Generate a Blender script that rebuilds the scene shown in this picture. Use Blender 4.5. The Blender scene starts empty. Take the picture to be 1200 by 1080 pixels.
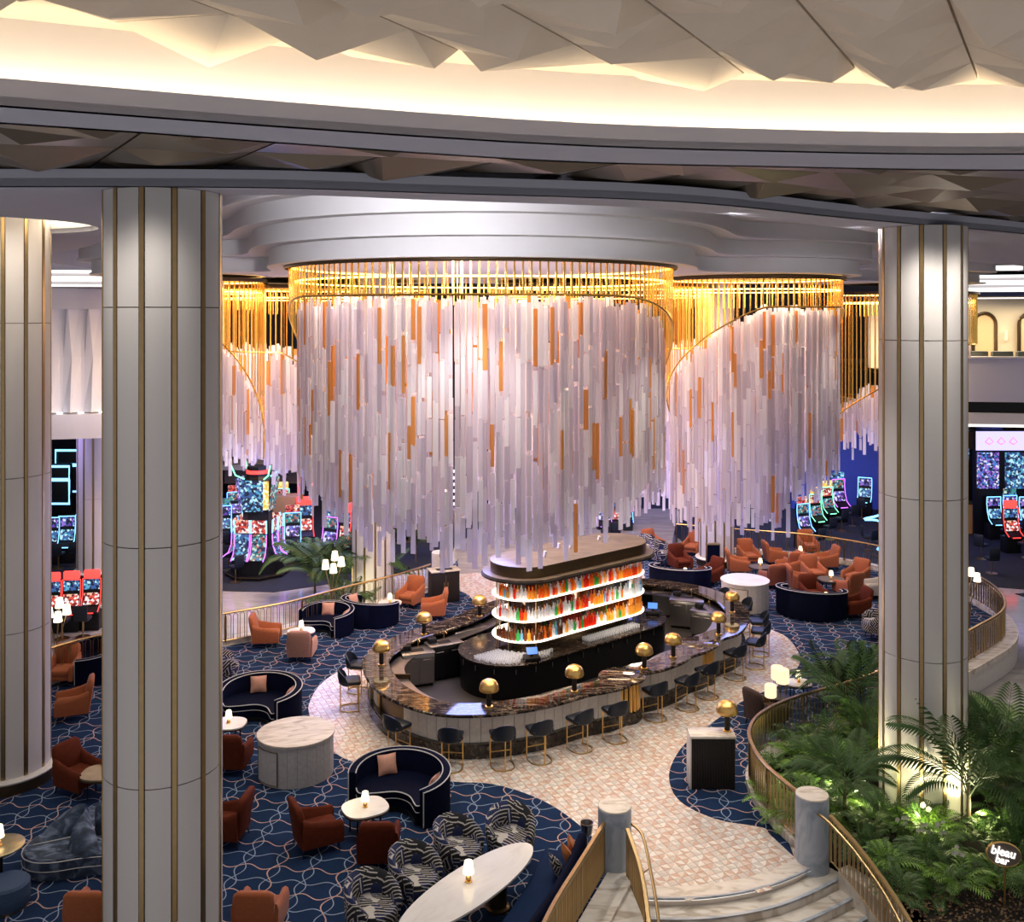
import bpy, bmesh, math, random
from mathutils import Vector, Matrix
from mathutils.geometry import tessellate_polygon
R = math.radians; PI = math.pi; rnd = random.Random(7)
sc = bpy.context.scene
C = sc.collection
# ------------------------------------------------------------------ camera, world, lights, exposure
CAMZ = 10.5; FPX = 1150.0; HOR = 368.0
cam = bpy.data.objects.new('camera', bpy.data.cameras.new('camera')); C.objects.link(cam)
cam.location = (0, 0, CAMZ); cam.rotation_euler = (PI/2, 0, 0)
cam.data.sensor_width = 36; cam.data.lens = FPX/1200*36
cam.data.shift_y = -(540-HOR)/1200; cam.data.clip_end = 300
sc.camera = cam
sc.view_settings.view_transform = 'Standard'; sc.view_settings.look = 'None'
sc.view_settings.gamma = 1; sc.view_settings.use_curve_mapping = False
sc.view_settings.exposure = 0.0
sc.cycles.use_denoising = True
sc.cycles.max_bounces = 6; sc.cycles.diffuse_bounces = 3; sc.cycles.glossy_bounces = 3
sc.cycles.transmission_bounces = 4; sc.cycles.transparent_max_bounces = 10
sc.cycles.sample_clamp_indirect = 4.0; sc.cycles.caustics_reflective = False; sc.cycles.caustics_refractive = False
w = bpy.data.worlds.new('world'); sc.world = w; w.use_nodes = True
w.node_tree.nodes['Background'].inputs[0].default_value = (.72, .70, .74, 1)
w.node_tree.nodes['Background'].inputs[1].default_value = 0.62

def lamp(kind, name, loc, power, col, size=.1, rot=(0, 0, 0), spot=None, blend=.6, sy=None):
    d = bpy.data.lights.new(name, kind); d.energy = power; d.color = col
    if kind == 'AREA':
        d.shape = 'RECTANGLE' if sy else 'DISK'; d.size = size
        if sy: d.size_y = sy
    else: d.shadow_soft_size = size
    if spot: d.spot_size = R(spot); d.spot_blend = blend
    o = bpy.data.objects.new(name, d); C.objects.link(o); o.location = loc; o.rotation_euler = rot
    return o
WARM = (1, .84, .64); NEUT = (1, .93, .84); BLUE = (.12, .22, 1); VIO = (.42, .32, 1)
# ceiling downlights over the lounge
for (x, y, z, p, a) in [(-7.5, 19.5, 12.3, 1400, 75), (-3.2, 18.0, 12.3, 2000, 80), (1.5, 17.6, 12.3, 2600, 80), (5.2, 20.5, 12.3, 2600, 80),
                     (-9.5, 26, 12.3, 1500, 85), (8.5, 25.5, 12.3, 2600, 85), (13, 33, 12.3, 2500, 90), (-6.5, 30.5, 11.7, 2400, 85),
                     (14, 26, 12.3, 2500, 90), (-1.0, 22.3, 11.7, 3000, 85), (5.2, 25.0, 11.7, 3000, 85), (11, 38, 11.7, 2200, 90), (-4.8, 25.4, 11.7, 2000, 80)]:
    lamp('SPOT', 'downlight', (x, y, z), p*.34, NEUT, .12, spot=a)
for (x, y, z, p) in [(-5.2, 13.3, 12.3, 250), (-10.6, 20.4, 12.9, 260), (8.2, 19.3, 12.3, 650), (9.6, 19.4, 12.3, 500), (-6.6, 13.6, 12.3, 180)]:
    lamp('SPOT', 'column_downlight', (x, y, z), p*.7, NEUT, .25, (R(3), 0, 0), 125, 1)
for (x, y) in [(-6.0, 16.0), (-2.5, 15.9), (.8, 16.4), (4.0, 17.8), (7.2, 20.6), (10.5, 23.4)]:  # unseen spots added behind the far fascia to brighten the canopy tiers
    tgt = Vector((x*1.5+.5, y+12, 12.6)); d = tgt-Vector((x, y, 12.15)); lamp('SPOT', 'added_canopy_fill', (x, y, 12.42), 2200, (.96, .95, 1), .1, d.to_track_quat('-Z', 'Y').to_euler(), 100, .9)
# coloured glow of the gaming floor, from its ceiling downwards
for (x, y, z, p, c, s) in [(-9, 46, 7, 2500, BLUE, 7), (2, 50, 7, 2600, BLUE, 7), (13, 50, 7, 2600, BLUE, 7), (24, 44, 7, 1300, VIO, 6),
                           (-20, 40, 7, 1500, VIO, 6), (-2, 60, 7, 2500, BLUE, 8), (12, 60, 7, 2500, BLUE, 8)]:
    lamp('SPOT', 'gaming_glow', (x, y, z), p*.5, c, .6, spot=150)
# chandelier lobes' own light, plus added blue fill standing in for gaming floor glow
LOBES = [(-.88, 28.9, 5.55, 11.82), (8.75, 35.6, 3.1, 11.74), (-11.46, 34.8, 2.6, 11.66), (-7.6, 39.8, 4.2, 11.5), (17.6, 44.5, 3.15, 11.4), (3.6, 40.5, 4.5, 11.6)]
for (x, y, r, z) in LOBES:
    lamp('AREA', 'chandelier_light', (x, y, z-.25), 340*r, (1, .74, .48), r*1.5)
    lamp('POINT', 'chandelier_core_light', (x, y, 8.2), 14*r, (1, .86, .8), 1.6)
    lamp('POINT', 'added_low_blue_fill', (x, y, 4.4), 140*r, (.30, .36, 1), 1.4)

# ------------------------------------------------------------------ helpers
def at(px, py, z=0.0):
    """point at height z seen at that place of the 1200x1080 frame"""
    D = FPX*(CAMZ-z)/(py-HOR)
    return Vector(((px-600)*D/FPX, D, z))
def xy(px, py, z=0.0):
    v = at(px, py, z); return (v.x, v.y)

class MB:
    def __init__(s): s.V = []; s.F = []; s.M = []; s.T = None
    def v(s, co):
        co = Vector(co)
        if s.T is not None: co = s.T @ co
        s.V.append(tuple(co)); return len(s.V)-1
    def face(s, idx, m=0): s.F.append(tuple(idx)); s.M.append(m)
    def poly(s, pts, m=0): s.face([s.v(p) for p in pts], m)
    def box(s, x0, x1, y0, y1, z0, z1, m=0):
        i = [s.v(p) for p in ((x0,y0,z0),(x1,y0,z0),(x1,y1,z0),(x0,y1,z0),(x0,y0,z1),(x1,y0,z1),(x1,y1,z1),(x0,y1,z1))]
        for f in ((3,2,1,0),(4,5,6,7),(0,1,5,4),(1,2,6,5),(2,3,7,6),(3,0,4,7)): s.face([i[k] for k in f], m)
        return s
    def rbox(s, x0, x1, y0, y1, z0, z1, r=.03, seg=2, m=0):
        bm = bmesh.new(); bmesh.ops.create_cube(bm, size=1)
        for v in bm.verts: v.co = Vector(((x0+x1)/2+v.co.x*(x1-x0), (y0+y1)/2+v.co.y*(y1-y0), (z0+z1)/2+v.co.z*(z1-z0)))
        bmesh.ops.bevel(bm, geom=bm.edges[:], offset=r, segments=seg, profile=.5, affect='EDGES')
        return s.bm(bm, m)
    def bm(s, bm, m=0):
        b = len(s.V); bm.verts.ensure_lookup_table()
        for i, v in enumerate(bm.verts): v.index = i; s.v(v.co)
        for f in bm.faces: s.face([b+v.index for v in f.verts], m)
        bm.free(); return s
    def loft(s, rings, cap=True, m=0, closed=True):
        idx = [[s.v(p) for p in r] for r in rings]; n = len(rings[0])
        for a, b in zip(idx, idx[1:]):
            for k in range(n if closed else n-1): s.face((a[k], a[(k+1)%n], b[(k+1)%n], b[k]), m)
        if cap: s.face(idx[0][::-1], m); s.face(idx[-1], m)
        return s
    def lathe(s, prof, n=16, c=(0, 0, 0), m=0, cap=True):
        return s.loft([[(c[0]+r*math.cos(2*PI*k/n), c[1]+r*math.sin(2*PI*k/n), c[2]+z) for k in range(n)] for r, z in prof], cap, m)
    def cyl(s, p0, p1, r0, r1=None, n=8, m=0): return s.tube([p0, p1], r0, n, r1=r1, m=m)
    def tube(s, pts, r, n=6, closed=False, r1=None, m=0):
        pts = [Vector(p) for p in pts]; L = len(pts); rings = []
        up = Vector((0, 0, 1))
        for i, p in enumerate(pts):
            if closed: t = pts[(i+1) % L]-pts[i-1]
            else: t = pts[min(i+1, L-1)]-pts[max(i-1, 0)]
            t.normalize(); a = up if abs(t.z) < .95 else Vector((1, 0, 0))
            u = t.cross(a).normalized(); w_ = u.cross(t)
            rr = r if r1 is None else r+(r1-r)*i/(L-1)
            rings.append([p+(u*math.cos(2*PI*k/n)+w_*math.sin(2*PI*k/n))*rr for k in range(n)])
        if closed: rings.append(rings[0]); return s.loft(rings, False, m)
        return s.loft(rings, True, m)
    def prism(s, loop, z0, z1, holes=(), m=0, ms=None, top=True, bottom=True):
        ms = m if ms is None else ms
        loops = [[(p[0], p[1]) for p in l] for l in [loop, *holes]]
        tri = tessellate_polygon([[Vector((x, y, 0)) for x, y in l] for l in loops])
        flat = [p for l in loops for p in l]
        a = [s.v((x, y, z0)) for x, y in flat]; b = [s.v((x, y, z1)) for x, y in flat]
        for t in tri:
            (x0, y0), (x1, y1), (x2, y2) = (flat[k] for k in t)
            t = t if (x1-x0)*(y2-y0)-(x2-x0)*(y1-y0) > 0 else t[::-1]
            if top: s.face([b[k] for k in t], m)
            if bottom: s.face([a[k] for k in t[::-1]], m)
        o = 0
        for l in loops:
            n = len(l)
            ar = sum(l[k][0]*l[(k+1)%n][1]-l[(k+1)%n][0]*l[k][1] for k in range(n))
            for k in range(n):
                q = (a[o+k], a[o+(k+1)%n], b[o+(k+1)%n], b[o+k])
                s.face(q if (ar > 0) == (o == 0) else q[::-1], ms)
            o += n
        return s
    def band(s, pts, z0, z1, th=0.0, m=0, closed=False):
        """vertical wall following pts, thickness th outwards (left of travel)"""
        n = len(pts); nr = normals(pts, closed)
        rings = []
        for p, q in zip(pts, nr):
            o = (p[0]+q[0]*th, p[1]+q[1]*th)
            rings.append([(p[0], p[1], z0), (p[0], p[1], z1), (o[0], o[1], z1), (o[0], o[1], z0)])
        if closed: rings.append(rings[0])
        return s.loft(rings, not closed, m)
    def build(s, name, mats, parent=None, smooth=35, loc=None):
        me = bpy.data.meshes.new(name); me.from_pydata(s.V, [], s.F)
        for mt in (mats if isinstance(mats, (list, tuple)) else [mats]): me.materials.append(mt)
        if any(s.M): me.polygons.foreach_set('material_index', s.M)
        if smooth:
            me.polygons.foreach_set('use_smooth', [True]*len(me.polygons))
            me.set_sharp_from_angle(angle=R(smooth))
        me.update()
        o = bpy.data.objects.new(name, me); C.objects.link(o)
        if parent: o.parent = parent
        if loc: o.location = loc
        return o
def normals(pts, closed=False):
    n = len(pts); out = []
    for i in range(n):
        a = pts[(i-1) % n] if closed else pts[max(i-1, 0)]
        b = pts[(i+1) % n] if closed else pts[min(i+1, n-1)]
        t = Vector((b[0]-a[0], b[1]-a[1])).normalized(); out.append((-t.y, t.x))
    return out
def offset(pts, d, closed=True):
    return [(p[0]+q[0]*d, p[1]+q[1]*d) for p, q in zip(pts, normals(pts, closed))]
def smooth_curve(pts, per=6, closed=False):
    n = len(pts); out = []
    P = lambda i: Vector(pts[i % n]) if closed else Vector(pts[min(max(i, 0), n-1)])
    for i in range(n if closed else n-1):
        p0, p1, p2, p3 = P(i-1), P(i), P(i+1), P(i+2)
        for k in range(per):
            t = k/per
            out.append(tuple(.5*((2*p1)+(p2-p0)*t+(2*p0-5*p1+4*p2-p3)*t*t+(3*p1-p0-3*p2+p3)*t**3)))
    if not closed: out.append(tuple(P(n-1)))
    return out
def resample(pts, step, closed=False):
    pts = [Vector(p) for p in pts]
    if closed: pts = pts+[pts[0]]
    cum = [0]
    for a, b in zip(pts, pts[1:]): cum.append(cum[-1]+(b-a).length)
    n = max(2, round(cum[-1]/step)); out = []; j = 0
    for k in range(n if closed else n+1):
        d = cum[-1]*k/n
        while j < len(cum)-2 and cum[j+1] < d: j += 1
        t = (d-cum[j])/max(1e-9, cum[j+1]-cum[j]); out.append(tuple(pts[j].lerp(pts[j+1], t)))
    return out
def circ(cx, cy, r, n=32, a0=0, a1=2*PI): 
    full = abs(a1-a0-2*PI) < 1e-6
    return [(cx+r*math.cos(a0+(a1-a0)*k/(n if full else n-1)), cy+r*math.sin(a0+(a1-a0)*k/(n if full else n-1))) for k in range(n)]
def thing(name, label, cat, loc=(0, 0, 0), rz=0, group=None):
    o = bpy.data.objects.new(name, None); C.objects.link(o); o.location = loc; o.rotation_euler = (0, 0, rz)
    o.empty_display_size = .1
    return tag(o, label, cat, group)
def tag(o, label, cat, group=None):
    o['label'] = label; o['category'] = cat
    if group: o['group'] = group
    return o
def struct(o, label=None, cat=None):
    o['kind'] = 'structure'
    o['label'] = label or o.name.replace('_', ' ')
    o['category'] = cat or 'structure'
    return o
def stuff(o): o['kind'] = 'stuff'; return o
def copy_tree(o, parent=None):
    c = o.copy(); C.objects.link(c)
    if parent: c.parent = parent
    if o.name not in KIDS: KIDS[o.name] = list(o.children)
    for ch in KIDS[o.name]: copy_tree(ch, c)
    return c
KIDS = {}
USED = set()
def place(proto, loc, rz, label, group=None, sc_=None, cat=None, swap=None):
    """first use moves the prototype itself, later uses copy it with its parts"""
    if proto.name in USED: o = copy_tree(proto)
    else:
        o = proto; USED.add(proto.name); KIDS[o.name] = list(o.children)
    o.location = loc; o.rotation_euler = (0, 0, rz); o['label'] = label
    if group: o['group'] = group
    if cat: o['category'] = cat
    if sc_: o.scale = (sc_,)*3 if not isinstance(sc_, tuple) else sc_
    return o

# ------------------------------------------------------------------ materials
def newmat(name):
    m = bpy.data.materials.new(name); m.use_nodes = True
    return m, m.node_tree, m.node_tree.nodes['Principled BSDF']
def setp(b, **k):
    for a, v in k.items():
        n = {'col': 'Base Color', 'rough': 'Roughness', 'metal': 'Metallic', 'spec': 'Specular IOR Level', 'ecol': 'Emission Color', 'e': 'Emission Strength',
             'coat': 'Coat Weight', 'sheen': 'Sheen Weight', 'trans': 'Transmission Weight', 'alpha': 'Alpha', 'ior': 'IOR', 'sss': 'Subsurface Weight'}[a]
        if a in ('col', 'ecol'): v = (*v, 1)
        b.inputs[n].default_value = v
def flat(name, col, rough=.5, var=.12, scale=30, bump=0.0, **k):
    """plain colour with a light procedural mottling"""
    m, nt, b = newmat(name); setp(b, col=col, rough=rough, **k)
    tc = nt.nodes.new('ShaderNodeTexCoord'); n = nt.nodes.new('ShaderNodeTexNoise'); n.inputs['Scale'].default_value = scale; n.inputs['Detail'].default_value = 3
    nt.links.new(tc.outputs['Object'], n.inputs['Vector'])
    mx = nt.nodes.new('ShaderNodeMix'); mx.data_type = 'RGBA'
    mx.inputs[6].default_value = (*[c*(1-var) for c in col], 1); mx.inputs[7].default_value = (*[min(1, c*(1+var)) for c in col], 1)
    nt.links.new(n.outputs[0], mx.inputs[0]); nt.links.new(mx.outputs[2], b.inputs['Base Color'])
    if bump:
        bp = nt.nodes.new('ShaderNodeBump'); bp.inputs['Strength'].default_value = bump; bp.inputs['Distance'].default_value = .01
        nt.links.new(n.outputs[0], bp.inputs['Height']); nt.links.new(bp.outputs[0], b.inputs['Normal'])
    return m
def emit(name, col, st):
    m, nt, b = newmat(name); setp(b, col=(0.02, .02, .02), ecol=col, e=st); return m
def ramp(nt, src, stops, interp='LINEAR'):
    r = nt.nodes.new('ShaderNodeValToRGB'); r.color_ramp.interpolation = interp
    e = r.color_ramp.elements
    while len(e) < len(stops): e.new(.5)
    for i, (p, c) in enumerate(stops): e[i].position = p; e[i].color = (*c, 1)
    nt.links.new(src, r.inputs[0]); return r.outputs[0]
def mth(nt, op, a, b=None, c=None):
    n = nt.nodes.new('ShaderNodeMath'); n.operation = op
    for i, x in enumerate((a, b, c)):
        if x is None: continue
        if hasattr(x, 'links'): nt.links.new(x, n.inputs[i])
        else: n.inputs[i].default_value = x
    return n.outputs[0]
def coords(nt, kind='Object', scale=(1, 1, 1), rot=(0, 0, 0)):
    tc = nt.nodes.new('ShaderNodeTexCoord'); mp = nt.nodes.new('ShaderNodeMapping')
    mp.inputs['Scale'].default_value = scale; mp.inputs['Rotation'].default_value = rot
    nt.links.new(tc.outputs[kind], mp.inputs[0]); return mp.outputs[0]
def noise(nt, vec, scale, detail=4, dist=0.0):
    n = nt.nodes.new('ShaderNodeTexNoise'); n.inputs['Scale'].default_value = scale; n.inputs['Detail'].default_value = detail
    n.inputs['Distortion'].default_value = dist
    nt.links.new(vec, n.inputs['Vector']); return n.outputs[0]
def marble(name, stops, scale=1.2, rough=.15, stretch=(1, 3, 1), dist=1.5, rot=(0, 0, .6), **k):
    m, nt, b = newmat(name); setp(b, rough=rough, **k)
    v = coords(nt, 'Object', stretch, rot)
    nt.links.new(ramp(nt, noise(nt, v, scale, 8, dist), stops), b.inputs['Base Color']); return m
def pattern_lines(nt, u, v, per, amp, L, ph, wd):
    s = mth(nt, 'MULTIPLY', mth(nt, 'SINE', mth(nt, 'ADD', mth(nt, 'MULTIPLY', v, 2*PI/L), ph)), amp)
    f = mth(nt, 'FRACT', mth(nt, 'DIVIDE', mth(nt, 'ADD', u, s), per))
    return mth(nt, 'LESS_THAN', mth(nt, 'ABSOLUTE', mth(nt, 'SUBTRACT', f, .5)), wd/per/2)
def mixc(nt, f, a, b):
    mx = nt.nodes.new('ShaderNodeMix'); mx.data_type = 'RGBA'
    for s, x in ((0, f), (6, a), (7, b)):
        if hasattr(x, 'links'): nt.links.new(x, mx.inputs[s])
        else: mx.inputs[s].default_value = x if s == 0 else (*x, 1)
    return mx.outputs[2]
def make_carpet(name, base, l1, l2):
    m, nt, b = newmat(name); setp(b, rough=.95, sheen=.0, spec=.1)
    v = coords(nt, 'Object', (1.35, 1.35, 1), (0, 0, .12))
    sx = nt.nodes.new('ShaderNodeSeparateXYZ'); nt.links.new(v, sx.inputs[0]); X, Y = sx.outputs[0], sx.outputs[1]
    Xh = mth(nt, 'ADD', X, .45); Yh = mth(nt, 'ADD', Y, .55); X9 = mth(nt, 'ADD', X, .9)
    A = pattern_lines(nt, X, Y, 1.8, .13, 1.25, 0, .027)
    B = pattern_lines(nt, Xh, Y, .90, .13, 1.25, PI, .027)
    G = pattern_lines(nt, X9, Y, 1.8, .15, 1.25, .15, .034)
    D = pattern_lines(nt, Y, X, 1.10, .085, .90, .4, .030)
    E = pattern_lines(nt, Yh, X, 1.10, .10, .90, PI+.6, .034)
    n = noise(nt, v, 2.0, 3)
    bc = mixc(nt, n, tuple(c*.75 for c in base), tuple(c*1.3 for c in base))
    white = mth(nt, 'MAXIMUM', mth(nt, 'MAXIMUM', A, B), D); peach = mth(nt, 'MAXIMUM', E, G)
    nt.links.new(mixc(nt, peach, mixc(nt, white, bc, l1), l2), b.inputs['Base Color'])
    bp = nt.nodes.new('ShaderNodeBump'); bp.inputs['Strength'].default_value = .3; bp.inputs['Distance'].default_value = .01
    nt.links.new(mth(nt, 'ADD', noise(nt, v, 60, 2), white), bp.inputs['Height']); nt.links.new(bp.outputs[0], b.inputs['Normal'])
    return m
M = {}
M['carpet'] = make_carpet('patterned_navy_carpet', (.009, .023, .062), (.25, .31, .40), (.48, .31, .26))
M['casino_carpet'] = flat('gaming_floor_carpet', (.005, .008, .020), .9, .5, 1.5)
M['grout'] = flat('tile_joint', (.60, .51, .44), .5)
TILE = [flat('tile_cream', (.66, .58, .50), .25), flat('tile_peach', (.55, .38, .29), .25), flat('tile_grey', (.55, .50, .45), .25), flat('tile_blush', (.63, .50, .42), .25), flat('tile_white', (.72, .67, .60), .25)]
M['floor_marble'] = marble('polished_cream_marble', [(.3, (.27, .24, .225)), (.55, (.36, .33, .31)), (.8, (.40, .37, .35))], .5, .12)
M['kerb'] = marble('veined_cream_marble', [(.35, (.45, .38, .30)), (.5, (.66, .60, .52)), (.75, (.74, .69, .62))], 1.5, .25)
M['bluestone'] = marble('blue_grey_stone', [(.3, (.25, .30, .36)), (.55, (.42, .46, .52)), (.8, (.52, .55, .60))], 2, .3)
M['bar_marble'] = marble('dark_veined_marble', [(.40, (.012, .009, .008)), (.52, (.035, .024, .018)), (.58, (.22, .16, .11)), (.62, (.05, .035, .026)), (.9, (.02, .015, .012))], 1.6, .06, (1, 4, 1), 2.2, coat=.3)
M['dark_plinth'] = marble('plinth_dark_marble', [(.4, (.010, .008, .007)), (.6, (.05, .035, .025)), (.68, (.2, .15, .1)), (.75, (.02, .015, .012))], 5, .15)
M['tan_top'] = marble('canopy_top_stone', [(.3, (.085, .068, .052)), (.55, (.15, .12, .09)), (.8, (.21, .17, .13))], .8, .4, (1, 3, 1))
M['white_marble'] = marble('white_marble', [(.25, (.66, .62, .56)), (.45, (.74, .71, .66)), (.8, (.78, .76, .71))], 1.2, .15)
M['travertine'] = marble('travertine_top', [(.3, (.40, .34, .28)), (.5, (.60, .54, .46)), (.75, (.72, .67, .60))], 2.0, .25, (1, 4, 1), 1.0)
M['wash_wood'] = flat('whitewashed_panel', (.66, .62, .57), .55, .18, 12)
M['grey_wood'] = flat('grey_washed_panel', (.40, .38, .37), .6, .25, 14)
M['column'] = flat('stitched_cream_panel', (.60, .565, .54), .55, .05, 60, .15)
M['brass'] = flat('brushed_brass', (.42, .29, .14), .33, .15, 8, metal=1.0)
M['brass_lamp'] = flat('polished_brass', (.80, .50, .16), .34, .15, 6, metal=1.0)
M['bronze'] = flat('dark_bronze', (.13, .09, .05), .35, .2, 8, metal=.9)
M['gold'] = flat('gold_metal', (.95, .58, .14), .25, .1, 5, metal=1.0)
M['steel'] = flat('brushed_steel', (.42, .40, .38), .3, .15, 20, metal=1.0)
M['black'] = flat('black_laminate', (.008, .008, .009), .4, spec=.25)
M['blackwood'] = flat('black_ribbed_wood', (.018, .014, .012), .45, .3, 30, spec=.25)
M['plaster'] = flat('white_plaster', (.68, .66, .67), .7, .03, 3)
M['soffit'] = flat('soffit_plaster_blue_lit', (.47, .475, .54), .8, .03, 2)  # blue light from the floor below is mixed into this plaster colour
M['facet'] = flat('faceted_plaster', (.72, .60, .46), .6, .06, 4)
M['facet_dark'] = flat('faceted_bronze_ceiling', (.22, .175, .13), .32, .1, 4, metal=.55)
M['rust'] = flat('terracotta_velvet', (.34, .095, .032), .8, .2, 18, sheen=.12, spec=.25)
M['darkred'] = flat('dark_rust_velvet', (.100, .020, .008), .8, .3, 10, spec=.1)
M['pinkrust'] = flat('dusty_rose_velvet', (.40, .20, .14), .8, .15, 14, sheen=.12, spec=.25)
M['brown'] = flat('brown_velvet', (.05, .028, .02), .85, .3, 10, sheen=.05, spec=.2)
M['navy'] = flat('navy_velvet', (.002, .0035, .015), .8, .4, 6, spec=.06)
M['piping'] = flat('silver_piping', (.52, .50, .50), .6)
M['peach'] = flat('peach_silk', (.55, .28, .20), .55, .2, 12, sheen=.05, spec=.2)
M['amber_cushion'] = flat('amber_silk', (.40, .13, .03), .5, .3, 10, sheen=.05, spec=.2)
M['leather'] = flat('blue_black_leather', (.012, .017, .028), .42, .2, 25, spec=.3)
M['cream'] = flat('cream_fabric', (.45, .40, .32), .8)
M['soil'] = flat('dark_soil', (.010, .008, .006), .95, .5, 20)
M['leaf'] = flat('palm_leaf', (.030, .068, .014), .6, .5, 3, spec=.25)
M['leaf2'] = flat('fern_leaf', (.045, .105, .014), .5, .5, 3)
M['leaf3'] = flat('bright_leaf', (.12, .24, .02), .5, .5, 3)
M['trunk'] = flat('palm_trunk', (.10, .07, .04), .8, .3, 15)
M['rustleaf'] = flat('bronze_ground_cover', (.12, .065, .02), .6, .6, 12)
M['petal_led'] = emit('dim_petal_led', (.9, .88, 1), 8)
M['petal'] = flat('white_petal', (.78, .76, .64), .5)
M['shade'] = emit('lit_lamp_shade', (1, .78, .50), 3.5)
M['shade_soft'] = emit('lit_lantern_shade', (1, .72, .42), 1.5)
M['led'] = emit('warm_led', (1, .55, .14), 9)
M['cove'] = emit('cove_led', (1, .82, .56), 20)
M['shelf_led'] = emit('white_shelf_light', (1, .84, .68), 3.2)
M['stair_led'] = emit('stair_led', (1, .95, .85), 2.2)
M['white_cove'] = emit('white_cove_light', (1, .94, .90), 2.0)
M['neon_blue'] = emit('blue_neon', (.10, .35, 1), 5)
M['neon_cyan'] = emit('cyan_neon', (.2, .6, 1), 3)
M['neon_red'] = emit('red_neon', (1, .05, .04), 2.5)
M['neon_pink'] = emit('pink_neon', (.6, .15, 1), 2.5)
M['neon_green'] = emit('green_neon', (.2, 1, .5), 3)
M['screen_blue'] = emit('blue_terminal_screen', (.08, .25, .9), 1.5)
M['sign_white'] = emit('white_sign_light', (1, .97, .95), 1.8)
def crystal(name, col, tr, rough=.25):
    m, nt, b = newmat(name); setp(b, col=col, rough=rough, spec=.6)
    out = nt.nodes['Material Output']; t = nt.nodes.new('ShaderNodeBsdfTransparent'); t.inputs[0].default_value = (*[min(1, c*1.15+.1) for c in col], 1)
    tl = nt.nodes.new('ShaderNodeBsdfTranslucent'); tl.inputs[0].default_value = (*col, 1)
    m1 = nt.nodes.new('ShaderNodeMixShader'); m1.inputs[0].default_value = .45
    m2 = nt.nodes.new('ShaderNodeMixShader'); m2.inputs[0].default_value = tr
    nt.links.new(b.outputs[0], m1.inputs[1]); nt.links.new(tl.outputs[0], m1.inputs[2])
    nt.links.new(m1.outputs[0], m2.inputs[1]); nt.links.new(t.outputs[0], m2.inputs[2]); nt.links.new(m2.outputs[0], out.inputs[0])
    return m
M['crystal'] = crystal('frosted_crystal', (.80, .75, .80), .30)
M['crystal_b'] = crystal('smoky_crystal', (.69, .64, .70), .35, .15)
M['crystal_c'] = crystal('bright_crystal', (.93, .90, .92), .25, .12)
M['crystal_clear'] = crystal('clear_crystal', (.92, .90, .94), .55, .08)
M['amber'] = crystal('amber_crystal', (.80, .42, .13), .18)
M['glass'] = crystal('clear_glass', (.85, .88, .9), .6, .05)
def screen(name, cols, scale, st):
    m, nt, b = newmat(name); setp(b, col=(.01, .01, .01), e=st)
    v = coords(nt, 'Object', (1, 1, 1)); vo = nt.nodes.new('ShaderNodeTexVoronoi'); vo.inputs['Scale'].default_value = scale
    nt.links.new(v, vo.inputs['Vector']); sp = nt.nodes.new('ShaderNodeSeparateColor'); nt.links.new(vo.outputs['Color'], sp.inputs[0])
    nt.links.new(ramp(nt, sp.outputs[0], [(i/len(cols), c) for i, c in enumerate(cols)], 'CONSTANT'), b.inputs['Emission Color']); return m
K_ = (.01, .015, .05)
SCR = [screen('slot_screen_cyan', [K_, (.03, .12, .35), (.1, .4, .6), K_, (.5, .8, .9), (.05, .1, .3)], 11, 1.1),
       screen('slot_screen_violet', [K_, (.12, .05, .4), (.3, .15, .6), (.05, .2, .6), (.7, .7, .9), K_], 11, 1.1),
       screen('slot_screen_green', [(.02, .1, .12), K_, (.05, .3, .25), (.5, .7, .6), (.05, .2, .4), (.4, .12, .1)], 11, 1.1),
       screen('slot_screen_red', [(.3, .02, .02), (.7, .08, .05), (.9, .5, .35), (.15, .01, .02), (.9, .85, .85)], 11, 1.1),
       screen('slot_screen_yellow', [(.8, .6, .1), (.9, .75, .25), (.8, .4, .08), (1, .95, .6)], 11, 1.3)]
def zigzag():
    m, nt, b = newmat('navy_white_brushstroke_fabric'); setp(b, rough=.85)
    v = coords(nt, 'Object'); vo = nt.nodes.new('ShaderNodeTexVoronoi'); vo.inputs['Scale'].default_value = 6.5
    nt.links.new(v, vo.inputs['Vector'])
    sp = nt.nodes.new('ShaderNodeSeparateColor'); nt.links.new(vo.outputs['Color'], sp.inputs[0])
    ang = mth(nt, 'MULTIPLY', mth(nt, 'ROUND', mth(nt, 'MULTIPLY', sp.outputs[0], 4)), PI/4)
    sx = nt.nodes.new('ShaderNodeSeparateXYZ'); nt.links.new(v, sx.inputs[0])
    a = mth(nt, 'ADD', sx.outputs[0], sx.outputs[1])
    s = mth(nt, 'ADD', mth(nt, 'MULTIPLY', a, mth(nt, 'COSINE', ang)), mth(nt, 'MULTIPLY', sx.outputs[2], mth(nt, 'SINE', ang)))
    f = mth(nt, 'FRACT', mth(nt, 'MULTIPLY', s, 17))
    lt = mth(nt, 'LESS_THAN', f, .28)
    nt.links.new(mixc(nt, lt, mixc(nt, mth(nt, 'LESS_THAN', sp.outputs[1], .35), (.006, .006, .009), (.010, .018, .07)), (.48, .44, .40)), b.inputs['Base Color'])
    return m
M['zigzag'] = zigzag()
M['fur'] = marble('blue_black_brushed_fur', [(.3, (.006, .008, .014)), (.5, (.03, .05, .09)), (.7, (.18, .23, .32))], 3, .8, (1, 2, 1), 1.0)
BOT = [crystal('bottle_amber', (.95, .28, .03), .12, .1), crystal('bottle_red', (.85, .06, .02), .12, .1), crystal('bottle_clear', (.85, .88, .92), .3, .1), crystal('bottle_green', (.08, .55, .15), .15, .1),
       crystal('bottle_gold', (1, .55, .08), .12, .1), crystal('bottle_blue', (.3, .65, .9), .2, .1), crystal('bottle_dark', (.25, .08, .03), .05, .1)]
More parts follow.
